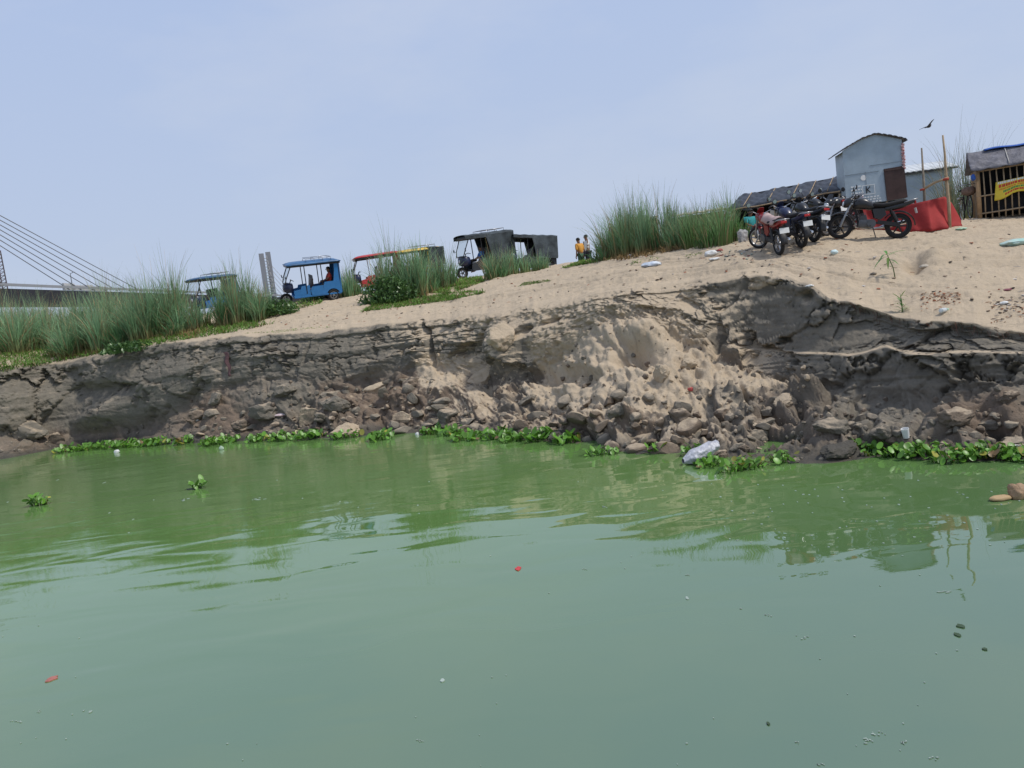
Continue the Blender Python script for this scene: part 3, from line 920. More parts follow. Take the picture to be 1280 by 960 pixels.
    b.tube([(-.25, -.16, .27), (-.35, -.17, .30), (-.80, -.18, .40), (-.86, -.18, .415)], [.03, .05, .055, .03], 10)
    b.build('exhaust', chrome, t, smooth=True, angle=50)
    b = MB()
    for s_ in (-1, 1):
        b.tube([(-.12, .10 * s_, .38), (-.63, .10 * s_, .30)], .02, 6)
        b.tube([(-.60, .13 * s_, .34), (-.42, .12 * s_, .70)], .016, 6)
        b.tube([(-.59, .13 * s_, .40), (-.46, .125 * s_, .64)], .034, 8)
        b.tube([(.02, .18 * s_, .30), (.02, .30 * s_, .30)], .014, 6)
    b.tube([(.40, 0, .80), (.30, 0, .50), (.26, 0, .28)], .022, 6).tube([(.40, 0, .82), (.0, 0, .72), (-.5, 0, .74)], .022, 6).tube([(-.05, .10, .3), (-.12, .28, .02)], .012, 6)
    b.box((-.40, .115, .36), (.5, .02, .09), (0, R(-8), 0))
    b.build('frame', blackm, t, smooth=True, angle=40)
    if cover:
        b = MB().sheet(lambda u, v_: (.10 - .78 * u, (v_ * 2 - 1) * (.15 + .02 * math.sin(9 * u)), .985 - .10 * u + .14 * max(0, u - .5) - .17 * abs(v_ * 2 - 1) ** 2.5 + .012 * math.sin(14 * u + 5 * v_)), 14, 10, .008)
        b.build('seat_cover', cover, t, smooth=True)
    return t

def person(label, loc, yaw, shirt, trousers, pose='stand', group=None, scale=1.0, arms=None, hair_long=False, tilt=0.0):
    """one continuous skinned body; hair, shirt and trousers are its children. Faces +x."""
    t = tag(bpy.data.objects.new('person', bpy.data.meshes.new('person')), label, 'person', group)
    J = {'pel': (0, 0, .93), 'spi': (0, 0, 1.12), 'che': (0, 0, 1.32), 'nek': (.005, 0, 1.46), 'hd0': (.015, 0, 1.54), 'hd1': (.025, 0, 1.62), 'hd2': (.01, 0, 1.71)}
    for s_, q in ((1, 'L'), (-1, 'R')):
        J['sh' + q] = (0, .17 * s_, 1.40); J['el' + q] = (-.02, .22 * s_, 1.12); J['wr' + q] = (.06, .23 * s_, .88); J['pa' + q] = (.08, .23 * s_, .80)
        J['hi' + q] = (0, .09 * s_, .88); J['kn' + q] = (.02, .10 * s_, .48); J['an' + q] = (0, .11 * s_, .09); J['to' + q] = (.16, .12 * s_, .03)
    if pose == 'sit':
        dz = -.44
        for k in J:
            x, y, z = J[k]
            if k[:2] in ('kn',): J[k] = (.42, y, .50)
            elif k[:2] == 'an': J[k] = (.46, y, .09)
            elif k[:2] == 'to': J[k] = (.62, y, .03)
            else: J[k] = (x - .03 * (z > 1.2), y, z + dz)
        for s_, q in ((1, 'L'), (-1, 'R')):
            J['el' + q] = (.08, .24 * s_, .76); J['wr' + q] = (.30, .17 * s_, .66); J['pa' + q] = (.37, .15 * s_, .64)
    if arms:
        J.update(arms)
    if tilt:
        for k in J:
            x, y, z = J[k]
            if z > 1.0 and pose == 'stand':
                J[k] = (x + (z - 1.0) * math.sin(tilt), y, 1.0 + (z - 1.0) * math.cos(tilt))
    E_ = [('pel', 'spi'), ('spi', 'che'), ('che', 'nek'), ('nek', 'hd0'), ('hd0', 'hd1'), ('hd1', 'hd2')]
    for q in 'LR':
        E_ += [('che', 'sh' + q), ('sh' + q, 'el' + q), ('el' + q, 'wr' + q), ('wr' + q, 'pa' + q), ('pel', 'hi' + q), ('hi' + q, 'kn' + q), ('kn' + q, 'an' + q), ('an' + q, 'to' + q)]
    RAD = {'pel': .125, 'spi': .115, 'che': .135, 'nek': .055, 'hd0': .075, 'hd1': .092, 'hd2': .06, 'sh': .062, 'el': .042, 'wr': .028, 'pa': .035, 'hi': .088, 'kn': .058, 'an': .04, 'to': .032}
    def skin(keys, grow, name):
        ks = [k for k in J if k in keys]
        me = bpy.data.meshes.new(name)
        me.from_pydata([J[k] for k in ks], [(ks.index(a), ks.index(b)) for a, b in E_ if a in ks and b in ks], [])
        o = bpy.data.objects.new(name, me); COL.objects.link(o)
        md = o.modifiers.new('skin', 'SKIN'); md.use_smooth_shade = True
        for i, k in enumerate(ks):
            r_ = RAD.get(k, RAD.get(k[:2])) + grow
            v_ = me.skin_vertices[0].data[i]
            v_.radius = (r_, r_)
            v_.use_root = (i == 0)
        o.modifiers.new('sub', 'SUBSURF').levels = 1
        dg = bpy.context.evaluated_depsgraph_get()
        ev = o.evaluated_get(dg)
        nm = bpy.data.meshes.new_from_object(ev)
        bpy.data.objects.remove(o)
        return nm
    body = skin(set(J), 0, 'person')
    # fingers, thumbs, nose and ears joined to the same mesh
    b = MB()
    for q, s_ in (('L', 1), ('R', -1)):
        w_, p_ = Vector(J['wr' + q]), Vector(J['pa' + q])
        d = (p_ - w_).normalized(); side = Vector((1, 0, 0)) if abs(d.z) > .6 else Vector((0, 1, 0))
        side = (side - d * side.dot(d)).normalized(); nn = d.cross(side)
        for k, ln in enumerate((.06, .07, .075, .062)):
            o_ = p_ + side * (.022 * (k - 1.5))
            b.tube([o_, o_ + d * ln * .55, o_ + d * ln + nn * .012], [.009, .009, .007], 6)
        o_ = w_ + d * .03 + side * .03
        b.tube([o_, o_ + d * .03 + side * .025, o_ + d * .06 + side * .03], [.011, .010, .008], 6)
    hx = Vector(J['hd1'])
    b.ball(hx + Vector((.098, 0, -.01)), (.018, .014, .022), sub=1)
    for s_ in (-1, 1):
        b.ball(hx + Vector((.0, .088 * s_, -.005)), (.02, .012, .03), sub=1)
    bm = bmesh.new(); bm.from_mesh(body)
    tmp = bpy.data.meshes.new('tmp'); tmp.from_pydata(b.v, [], b.f); bm.from_mesh(tmp); bpy.data.meshes.remove(tmp)
    bm.to_mesh(body); bm.free()
    body.polygons.foreach_set('use_smooth', [True] * len(body.polygons))
    body.materials.clear(); body.materials.append(skin_m)
    t.data = body
    COL.objects.link(t)
    def child(nm, me, m):
        me.materials.clear(); me.materials.append(m)
        o = bpy.data.objects.new(nm, me); COL.objects.link(o); o.parent = t
    child('shirt', skin({'pel', 'spi', 'che', 'shL', 'shR', 'elL', 'elR'}, .018, 'shirt'), shirt)
    child('trousers', skin({'pel', 'hiL', 'hiR', 'knL', 'knR', 'anL', 'anR'}, .016, 'trousers'), trousers)
    hb = MB().ball(hx + Vector((-.012, 0, .035)), (.10, .098, .088), 3, .12, 2)
    hb.v = [(x, y, max(z, hx.z - .0 + (.05 if x > hx.x + .055 else -.03))) for x, y, z in hb.v]
    if hair_long: hb.ball(hx + Vector((-.06, 0, -.08)), (.05, .075, .12), 4, .1, 2)
    hb.build('hair', hair_m, t, smooth=True)
    eb = MB()
    for s_ in (-1, 1): eb.ball(hx + Vector((.086, .034 * s_, .012)), .011, sub=1)
    eb.build('eyes', hair_m, t, smooth=True)
    MB().box(hx + Vector((.083, 0, -.052)), (.012, .045, .008)).build('mouth', MM('lips', (.16, .06, .05), .5), t)
    t.location = loc
    t.rotation_euler = (0, 0, yaw)
    t.scale = (scale,) * 3
    return t

def rickshaw(label, cat, body_m, roof_m, canopy=None, rack=True, accent=None, seat_m=None, cowl_m=bluep, group='rickshaws waiting on top of the bank', flat_roof=False):
    t = thing('electric_rickshaw', label, cat, group=group)
    seat_m = seat_m or MM('brown_seat_vinyl', (.06, .035, .03), .5)
    b = MB()
    b.box((-.27, 0, .33), (2.0, .94, .07), bev=.015)
    for s_ in (-1, 1):
        # low side panel with a cut-out over the rear wheel
        poly = [(-1.30, .34), (-1.22, .34)] + [(-.92 + .29 * math.cos(a), .26 + .29 * math.sin(a)) for a in np.linspace(math.pi * .9, math.pi * .1, 8)] + [(-.58, .34), (-.02, .34), (.02, .55), (-.05, .72), (-.55, .74), (-.6, .86), (-1.30, .88)]
        b.prism(poly, .445 * s_, .475 * s_)
        b.prism([(.02, .34), (.70, .34), (.72, .62), (.42, .66), (.38, .78), (.04, .80)], .43 * s_, .46 * s_)
    b.box((-1.295, 0, .96), (.03, .92, 1.24))
    for s_ in (-1, 1): b.prism([(-1.31, .86), (-.98, .86), (-1.06, 1.30), (-1.08, 1.60), (-1.31, 1.60)], .440 * s_, .470 * s_)
    bd_ = b.build('body', body_m, t, smooth=True, angle=30)
    if accent:
        for s_ in (-1, 1):
            for (z, w_) in ((.80, 1.1), (.50, .5)): MB().box((-.7, .482 * s_, z), (w_, .012, .033)).build('trim_stripe', accent, bd_)
    b = MB()
    loft(b, [(.70, .72, .20, .30), (.86, .74, .22, .30), (.98, .76, .22, .26), (1.05, .75, .18, .20), (1.09, .74, .12, .13)], 14, 3)
    ff_ = b.build('front_cowl', cowl_m or body_m, t, smooth=True)
    MB().lathe([(0, 0), (.085, 0), (.09, .015), (.06, .04), (0, .05)], (1.06, 0, .78), 16, (0, R(80), 0)).build('headlight', lens_m, ff_, smooth=True)
    b = MB()
    for s_ in (-1, 1):
        b.tube([(1.02, .33 * s_, .92), (.96, .42 * s_, 1.15), (.72, .46 * s_, 1.66)], .021, 8)
    b.tube([(1.02, -.33, .92), (1.05, 0, .95), (1.02, .33, .92)], .018, 8).tube([(.72, -.46, 1.66), (.75, 0, 1.68), (.72, .46, 1.66)], .02, 8)
    wf_ = b.build('windscreen_frame', blackp, t, smooth=True)
    MB().add([(1.03, -.32, .93), (1.03, .32, .93), (.73, .44, 1.65), (.73, -.44, 1.65)], [(0, 1, 2, 3)]).build('windscreen', GLASS, wf_)
    b = MB()
    for s_ in (-1, 1):
        for x in (.18, -.52, -1.26):
            b.tube([(x, .455 * s_, .45), (x, .47 * s_, 1.66)], .02, 6)
        b.tube([(.18, .46 * s_, 1.62), (-1.26, .46 * s_, 1.62)], .016, 6)
    b.build('roof_post', blackp if not accent else accent, t, smooth=True, angle=40)
    b = MB()
    def roof(u, v_):
        x = .90 - 2.28 * u; y = (v_ * 2 - 1) * .54
        e = max(abs(u * 2 - 1) ** 6, abs(v_ * 2 - 1) ** 4)
        return (x, y, 1.775 - .10 * e)
    b.sheet(roof, 18, 12, .03)
    rf_ = b.build('roof', roof_m, t, smooth=True)
    b = MB()
    for s_ in (-1, 1): b.box((-.24, .50 * s_, 1.645), (2.2, .03, .09), bev=.01)
    b.box((.86, 0, 1.645), (.03, .98, .09), bev=.01).box((-1.34, 0, 1.645), (.03, .98, .09), bev=.01)
    b.build('roof_skirt', blackp, rf_, smooth=True, angle=40)
    MB().box((-.12, 0, .98), (.03, .86, .42)).build('partition', blackm, t)
    if canopy:
        b = MB()
        def hood(u, v_):
            # canvas wrapped over the roof and down the rear sides
            a = (v_ * 2 - 1)
            drop = smooth01(u, .42, .52) * .98 + .14
            half = .56
            L_ = half + float(drop)
            q = abs(a) * L_
            y = min(q, half); z = 1.80 - .05 * (y / half) ** 3 - max(0, q - half)
            sag = .012 * math.sin(u * 30) * (1 if q < half else .6)
            return (.93 - 2.28 * u, math.copysign(y + (.012 * math.sin(u * 23) if q > half else 0), a), z + sag)
        b.sheet(hood, 26, 22, .012)
        b.sheet(lambda u, v_: (-1.36, (u * 2 - 1) * .55, .70 + 1.05 * v_), 4, 4, .012)
        b.build('canvas_hood', canopy, t, smooth=True, angle=50)
    if rack:
        b = MB()
        for s_ in (-1, 1):
            b.tube([(.05, .4 * s_, 1.78), (.05, .4 * s_, 1.90), (-1.0, .4 * s_, 1.90), (-1.0, .4 * s_, 1.78)], .014, 6)
        for x in (.05, -.3, -.65, -1.0): b.tube([(x, -.4, 1.90), (x, .4, 1.90)], .012, 6)
        for x in (-.3, -.65):
            for s_ in (-1, 1): b.tube([(x, .4 * s_, 1.79), (x, .4 * s_, 1.90)], .010, 6)
        b.build('roof_rack', steel, rf_, smooth=True)
    b = MB().box((.12, 0, .60), (.36, .80, .10), bev=.03).box((.12, 0, .45), (.32, .76, .2)).box((-.10, 0, .86), (.07, .80, .40), (0, R(-8), 0), bev=.03)
    b.build('driver_seat', seat_m, t, smooth=True)
    b = MB().box((-.98, 0, .62), (.42, .86, .10), bev=.03).box((-.98, 0, .46), (.38, .84, .22)).box((-1.20, 0, .95), (.07, .86, .50), (0, R(-8), 0), bev=.03)
    b.build('passenger_seat', seat_m, t, smooth=True)
    b = MB().tube([(.88, 0, .7), (.74, 0, 1.02)], .02, 8).tube([(.66, -.30, 1.02), (.72, -.18, 1.06), (.74, 0, 1.03), (.72, .18, 1.06), (.66, .30, 1.02)], .014, 8)
    b.build('handlebar', blackm, t, smooth=True)
    for s_ in (-1, 1):
        MB().tube([(.95, .42 * s_, 1.15), (1.0, .52 * s_, 1.18)], .008, 6).ball((1.0, .56 * s_, 1.2), (.02, .05, .075), sub=2).build('mirror', blackm, t, smooth=True)
        make_wheel(t, -.92, .42 * s_, .26, .06, True, 5, steel)
        MB().box((-1.31, .34 * s_, .72), (.02, .12, .10)).build('tail_light', lamp_red, t)
    make_wheel(t, 1.02, 0, .26, .06, True, 5, steel)
    b = MB()
    for s_ in (-1, 1): b.tube([(1.02, .09 * s_, .23), (.90, .09 * s_, .70)], .02, 6)
    b.sheet(lambda u, v_: (1.02 + .27 * math.cos(R(10 + 150 * u)), (v_ * 2 - 1) * .075, .23 + .27 * math.sin(R(10 + 150 * u))), 10, 3, .008)
    b.build('front_fork', blackm, t, smooth=True, angle=40)
    return t

# ---- plants
BLADE = vcol_mat('grass_blade', .55, .25, .30)
LEAF = vcol_mat('fleshy_leaf', .38, .4, .25)
def blades(n, rx, ry, h0, h1, wdt, lean, seed, base_c, mid_c, tip_c, seg=5, up=0.0, curl=1.0, ground=None, bias=None):
    g = np.random.default_rng(seed)
    a = g.uniform(0, 2 * np.pi, n); q = np.sqrt(g.uniform(0, 1, n))
    bx, by = np.cos(a) * q * rx, np.sin(a) * q * ry
    nt_ = max(1, int(round(9 * (rx > .2) * min(1.2, rx))))
    ta, tq = g.uniform(0, 2 * np.pi, nt_), np.sqrt(g.uniform(0, 1, nt_))
    pick = g.integers(0, nt_, n)
    if rx > .2:                                   # blades spring from separate tussocks
        ox, oy = g.normal(0, .10, n), g.normal(0, .10, n)
        bx, by = np.cos(ta[pick]) * tq[pick] * rx + ox, np.sin(ta[pick]) * tq[pick] * ry + oy
        a = np.arctan2(oy, ox); q = np.clip(np.hypot(ox, oy) / .2, 0, 1)
    th = g.uniform(.55, 1.0, nt_)[pick]
    H = th * h0 + (h1 - h0) * g.beta(2.2, 1.6, n) * (1 - .35 * q ** 2)
    az = a + g.normal(0, .9, n)
    ln = np.abs(g.normal(lean * (.45 + 1.0 * q), lean * .7, n))
    dx, dy = np.cos(az) * ln, np.sin(az) * ln
    if bias is not None: dx += bias[0] * g.uniform(.3, 1.2, n); dy += bias[1] * g.uniform(.3, 1.2, n)
    wv = wdt * g.uniform(.6, 1.3, n)
    wa = g.uniform(0, np.pi, n)
    z0 = np.zeros(n) if ground is None else ground(bx, by)
    V, Tn = [], []
    tone = g.uniform(.6, 1.35, n)[:, None] * (.8 + .4 * g.uniform(0, 1, nt_)[pick])[:, None]
    dead = (g.uniform(0, 1, n) < .16)[:, None]
    bc, mc, tcx = (np.array(c)[None] for c in (base_c, mid_c, tip_c))
    strw = np.array([[.36, .27, .14]])
    for k in range(seg + 1):
        s_ = k / seg
        out_ = s_ ** 1.8 * H
        cx_ = bx + dx * out_; cy_ = by + dy * out_
        cz_ = z0 + H * s_ * (1 - .42 * curl * np.minimum(np.hypot(dx, dy), 1.2) * s_ ** 2) - .03
        ww = wv * (1 - s_) ** .7 * .5 + .0012
        V.append(np.stack([cx_ - np.cos(wa) * ww, cy_ - np.sin(wa) * ww, cz_], -1))
        V.append(np.stack([cx_ + np.cos(wa) * ww, cy_ + np.sin(wa) * ww, cz_], -1))
        c = bc * max(0, 1 - s_ * 2.6) + mc * (min(1, s_ * 2.6) * (1 - s_ * .6)) + tcx * (s_ * .6)
        c = np.where(dead, strw * (.8 + .3 * s_), c) * tone
        Tn += [c, c]
    V = np.stack(V, 1).reshape(-1, 3); Tn = np.stack(Tn, 1).reshape(-1, 3)
    K = 2 * (seg + 1)
    f = []
    for k in range(seg):
        f.append(np.stack([np.arange(n) * K + 2 * k, np.arange(n) * K + 2 * k + 1, np.arange(n) * K + 2 * k + 3, np.arange(n) * K + 2 * k + 2], -1))
    return V, np.concatenate(f), Tn

def join(parts):
    V, F_, T_, o = [], [], [], 0
    for v_, f, t_ in parts:
        V.append(v_); F_.append(f + o); T_.append(t_); o += len(v_)
    return np.concatenate(V), np.concatenate(F_), np.concatenate(T_)

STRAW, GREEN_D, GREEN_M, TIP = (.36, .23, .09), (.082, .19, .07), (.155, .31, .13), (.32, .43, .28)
def tall_grass(p, label, rx, ry, h, n, seed, lean=.28, straw=1.0, group='clumps of tall river grass', wdt=.026, bias=None, mid=GREEN_M):
    def gr(bx, by):
        return np.array([gz(p[0] + a, p[1] + b) - p[2] for a, b in zip(bx, by)])
    bc = tuple(np.array(STRAW) * straw + np.array(GREEN_D) * (1 - straw))
    A = blades(n, rx, ry, h * .35, h, wdt, lean, seed, bc, mid, TIP, 5, ground=gr, bias=bias)
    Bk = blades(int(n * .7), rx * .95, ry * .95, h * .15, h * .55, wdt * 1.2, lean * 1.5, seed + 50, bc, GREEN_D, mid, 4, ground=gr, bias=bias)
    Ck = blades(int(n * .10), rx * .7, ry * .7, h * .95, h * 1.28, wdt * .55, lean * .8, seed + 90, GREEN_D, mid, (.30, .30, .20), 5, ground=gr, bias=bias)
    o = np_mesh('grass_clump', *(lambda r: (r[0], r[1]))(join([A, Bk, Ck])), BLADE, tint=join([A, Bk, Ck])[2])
    o.location = p
    return tag(o, label, 'grass clump', group)

def leaf_cloud(n, rx, ry, rz, size, seed, c0, c1):
    g = np.random.default_rng(seed)
    d = g.normal(0, 1, (n, 3)); d /= np.linalg.norm(d, axis=1)[:, None]
    q = g.uniform(.25, 1, n) ** .6
    lump = 1 + .35 * fbm(d * 2.1 + seed, 3, seed)
    c = d * q[:, None] * lump[:, None] * np.array([rx, ry, rz])
    c[:, 2] = np.abs(c[:, 2]) * 1.0
    u = g.normal(0, 1, (n, 3)); u /= np.linalg.norm(u, axis=1)[:, None]
    w_ = np.cross(u, g.normal(0, 1, (n, 3))); w_ /= np.linalg.norm(w_, axis=1)[:, None]
    s_ = size * g.uniform(.6, 1.4, n)[:, None]
    V = np.stack([c - u * s_, c + w_ * s_ * .45, c + u * s_, c - w_ * s_ * .45], 1).reshape(-1, 3)
    k = g.uniform(0, 1, n)[:, None] * .8 + .2 * (fbm(c * 4, 2, 3)[:, None] + 1) / 2
    col = np.array(c0) * (1 - k) + np.array(c1) * k
    return V, np.arange(4 * n).reshape(-1, 4), np.repeat(col, 4, 0)

def hyacinth(p, label, rx, ry, n, seed, size=.075, yellow=.1, group='water hyacinths along the waterline'):
    """floating rosettes: round glossy leaves on short stalks"""
    g = random.Random(seed)
    mb = MB()
    for i in range(n):
        a, q = g.uniform(0, 6.283), math.sqrt(g.random())
        x, y = math.cos(a) * q * rx, math.sin(a) * q * ry
        h = g.uniform(.04, .24) * (1.1 - .5 * q) * size / .075
        az = g.uniform(0, 6.283) if g.random() < .4 else a + g.uniform(-.6, .6)
        lx, ly = x + math.cos(az) * .05, y + math.sin(az) * .05
        r_ = size * g.uniform(.3, 1.15)
        gcol = (.115, .26, .03) if g.random() > yellow else ((.30, .29, .05) if g.random() < .5 else (.16, .10, .045))
        k = g.uniform(.65, 1.35)
        c = tuple(min(1, v_ * k) for v_ in gcol)
        mb.tube([(x, y, -.02), ((x + lx) / 2, (y + ly) / 2, h * .6), (lx, ly, h)], [.009, .011, .006], 5, tuple(v_ * .8 for v_ in c))
        tx, ty = g.uniform(-1.1, 1.1), g.uniform(-.9, 1.3)
        vs_ = [(lx, ly, h)]
        m = 9
        for kx in range(m):
            b = 6.283 * kx / m
            px_, py_ = r_ * math.cos(b), r_ * .85 * math.sin(b)
            vs_.append((lx + math.cos(az) * r_ * .8 + px_, ly + math.sin(az) * r_ * .8 + py_, h + .01 + tx * px_ + ty * py_ + .12 * (px_ * px_ + py_ * py_) / r_))
        mb.add(vs_[1:] + [(lx + math.cos(az) * r_ * .8, ly + math.sin(az) * r_ * .8, h)], [(kx, (kx + 1) % m, m) for kx in range(m)], c)
    o = mb.build('water_hyacinth', LEAF, smooth=True, tint=True, loc=p)
    return tag(o, label, 'water plant', group)

def clod_mesh(seed, sub=3, amp=.22, cuts=7):
    bm = bmesh.new(); bmesh.ops.create_icosphere(bm, subdivisions=sub, radius=1)
    v_ = np.array([x.co[:] for x in bm.verts]); f = [[x.index for x in q.verts] for q in bm.faces]; bm.free()
    g = np.random.default_rng(seed)
    for k in range(cuts):
        d = g.normal(0, 1, 3); d /= np.linalg.norm(d)
        h = g.uniform(.45, .8)
        s_ = v_ @ d
        v_ = v_ - np.maximum(s_ - h, 0)[:, None] * d * .92
    nn = fbm(v_ * 2.2 + seed, 4, seed, .6)
    v_ = v_ * (1 + amp * nn)[:, None]
    return v_, f
# ================================================================ far bridge
conc = MM('bridge_concrete', (.22, .235, .26), .85, var=.1, scale=.05)
deck_m = MM('bridge_deck_side', (.05, .064, .10), .85, var=.15, scale=.1)
cable_m = MM('bridge_cable', (.16, .17, .19), .6)
def deckp(px):                                     # deck centre line: recedes to the right
    f = px / 335.0
    d = 1 / ((1 - f) / 150.0 + f / 283.0)
    return P(px, 371 + (376.5 - 371) * f, d)
bridge = thing('cable_stayed_bridge', 'long grey cable stayed bridge far behind the grass at the left', 'bridge', (deckp(0).x, deckp(0).y, 0))
bo = bridge.location
def L3(p): return Vector(p) - bo
A0, A1 = deckp(-260), deckp(520)
ax_ = (A1 - A0).normalized(); nx_ = Vector((-ax_.y, ax_.x, 0)).normalized()
zz = (A0.z + A1.z) / 2
b = MB()
b.tube([], 1) if False else None
q0, q1 = L3(A0), L3(A1)
b.add([q0 + nx_ * s_ * w_ + Vector((0, 0, h)) for q0_ in (0,) for (s_, w_, h) in ((-1, 7, .6), (1, 7, .6), (1, 4, -1.6), (-1, 4, -1.6))] + [q1 + nx_ * s_ * w_ + Vector((0, 0, h)) for (s_, w_, h) in ((-1, 7, .6), (1, 7, .6), (1, 4, -1.6), (-1, 4, -1.6))],
      [(0, 1, 5, 4), (1, 2, 6, 5), (2, 3, 7, 6), (3, 0, 4, 7), (3, 2, 1, 0), (4, 5, 6, 7)])
b.build('deck', deck_m, bridge)
b = MB()
for s_ in (-1, 1):
    m_ = (q0 + q1) / 2 + nx_ * 6.8 * s_ + Vector((0, 0, 1.25))
    b.box(m_, ((q1 - q0).length, .25, .5), Matrix.Rotation(math.atan2(ax_.y, ax_.x), 3, 'Z'))
b.build('parapet', conc, bridge)
def pylon(px, h, spread, wid):
    p = L3(deckp(px))
    o = MB()
    for s_ in (-1, 1):
        o.tube([p + nx_ * spread * s_ + Vector((0, 0, -zz - 1)), p + nx_ * spread * s_ + Vector((0, 0, h))], wid, 4)
    o.box(p + Vector((0, 0, -1.8)), (wid * 1.6, spread * 2, 1.5), Matrix.Rotation(math.atan2(ax_.y, ax_.x), 3, 'Z'))
    return o.build('pylon', conc, bridge)
# two plain legs side by side at the right-hand pylon, as seen above the grass
ray = (deckp(335) - EYE); ray.z = 0; side_ = Vector((ray.y, -ray.x, 0)).normalized()
o_ = MB()
for k, (pxx, top) in enumerate(((335, 317.5), (343.5, 315.5))):
    base = deckp(pxx); d = to_px(base)[2]
    tp = P(pxx - 5, top, d)
    cc = L3(base)
    hh = tp.z - base.z
    o_.box(cc + Vector((0, 0, hh / 2 - 14)), (1.9, 2.6, hh + 28), Matrix.Rotation(-math.atan2(ray.x, ray.y), 3, 'Z'), taper=.94)
o_.build('pylon', conc, bridge)
o_ = MB(); base = deckp(343.5)
for k in range(16):
    z = k * 1.07; c_ = L3(base) + Vector((0, -1.8, z))
    dx_ = -5 / FPX * 283 * k / 16
    o_.box(c_ + Vector((dx_, 0, 0)), (3.3 - .5 * (k % 3) * .7, .3, .22)).box(c_ + Vector((dx_ + (1.3 if k % 2 else -.9), 0, .5)), (.22, .3, 1.0))
o_.build('scaffold', MM('pale_scaffold', (.42, .43, .44), .8), bridge)
pylon(-135, 21.5, 6, 1.0)
tpB = L3(deckp(-135))
cab = MB()
for k in range(7):
    for s_ in (-1, 1):
        if s_ == 1: continue
        a_ = tpB + nx_ * 6 * s_ + Vector((0, 0, 20.6 - k * .62))
        e_ = L3(deckp(150 - k * 16)) + nx_ * 6 * s_ + Vector((0, 0, 1))
        cab.tube([a_, e_], .085, 5)
cab.build('stay_cable', cable_m, bridge, smooth=True)
cab = MB()
pr = L3(deckp(340.5))
for k in range(6):
    cab.tube([pr + Vector((0, 0, 15.5 - k * 1.9)), L3(deckp(347 + (6 - k) * 5.2)) + Vector((0, 0, 1))], .09, 4)
cab.build('stay_cable', MM('pale_cable', (.5, .52, .55), .6), bridge, smooth=True)
b = MB()
for (pxx, w_, h) in ((60, 3.5, 1.4), (72, 5, 1.1), (86, 2.5, 1.2), (100, 4, 1.0)):
    b.box(L3(deckp(pxx)) + Vector((0, 0, 1.0 + h / 2)) - nx_ * 5, (w_, .5, h), Matrix.Rotation(math.atan2(ax_.y, ax_.x), 3, 'Z'))
b.build('barrier_block', MM('pale_barrier', (.5, .5, .5), .8), bridge)
p = deckp(93)
tw = thing('lamp_mast', 'thin lamp mast rising from the bridge deck behind the grass', 'lamp mast', p + Vector((0, 0, .95)))
MB().tube([(0, 0, -.1), (0, 0, 4.6)], [.16, .08], 6).build('pole', conc, tw)
MB().tube([(0, 0, 4.5), (.7, 0, 4.75)], .06, 5).box((.8, 0, 4.75), (.5, .25, .1)).build('lamp_head', conc, tw)
# lattice tower at the very left
p = P(2.5, 366, 148); top_h = P(2, 313, 148).z - p.z
lt = thing('lattice_tower', 'slim dark steel lattice tower on the bridge at the left edge', 'tower', p)
b = MB()
hw = .75
for sx in (-1, 1):
    for sy_ in (-1, 1): b.tube([(hw * sx, hw * sy_, 0), (hw * .9 * sx, hw * .9 * sy_, top_h)], .11, 4)
for k in range(12):
    z0, z1 = k * top_h / 12, (k + 1) * top_h / 12
    for s_ in (-1, 1):
        b.tube([(-hw, hw * s_, z0), (hw, hw * s_, z1)], .06, 4).tube([(-hw, hw * s_, z0), (hw, hw * s_, z0)], .06, 4).tube([(hw * s_, -hw, z0), (hw * s_, hw, z1)], .06, 4)
b.build('lattice', MM('dark_tower_steel', (.14, .12, .13), .7), lt)

# ================================================================ sheds and huts
sheet_blue = mat('blue_grey_sheet_metal', (.33, .40, .45), .45, var=.16, scale=1.6, bump=.01, bscale=2.5, metal=.25, spec=.4)
tarp = mat('black_tarpaulin', (.036, .039, .048), .45, var=.5, scale=2.4, bump=.03, bscale=6, spec=.4)
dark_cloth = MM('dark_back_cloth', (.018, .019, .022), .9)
brown_board = MM('brown_door_board', (.055, .032, .028), .6, var=.4, scale=3)
redcloth = mat('red_cloth', (.30, .028, .026), .8, var=.16, scale=2.0, bump=.012, bscale=7)
poster_w = MM('faded_white_paint', (.62, .65, .66), .7, var=.1)
pale_roof = MM('pale_roof_sheet', (.52, .54, .55), .55, var=.14, scale=2)

# --- tall metal hut
pc = P(1095, 253, 24.0); gzz = gz(pc.x, pc.y)
hut = thing('metal_hut', 'tall blue grey sheet metal hut on stilts behind the black motorcycle', 'hut', (pc.x, pc.y, gzz), R(-8))
zb = pc.z - gzz; W2, DEP = .88, .75
RL = [(-1.06, 1.60), (-1.0, 1.64), (-.8, 1.75), (-.3, 1.97), (.10, 2.06), (.52, 1.94), (.95, 1.78), (1.0, 1.70)]
gab = [(-W2, zb), (W2, zb)] + [(x, zb + float(np.interp(x, [q[0] for q in RL], [q[1] for q in RL])) - .004) for x in (W2, .52, .10, -.3, -.8, -W2)]
b = MB(); b.prism(gab, -.015, .015)
fwall = b.build('wall', sheet_blue, hut)
b = MB()                                            # lapped sheet joints on the front
for (x0, x1, z) in ((-W2, .15, .95), (-.1, W2, 1.15)): b.box(((x0 + x1) / 2, -.022, zb + z), (x1 - x0, .01, .018))
for x in (-.25, .35): b.box((x, -.022, zb + .5), (.018, .01, .95))
b.build('sheet_seam', MM('seam_metal', (.26, .31, .35), .5, metal=.3), fwall)
b = MB()
for x in (-W2 + .015, W2 - .015):
    b.box((x, DEP / 2 + .02, zb + .84), (.03, DEP, 1.68))
b.box((0, DEP + .03, zb + .84), (W2 * 2, .03, 1.68))
b.build('wall', sheet_blue, hut)
b = MB()
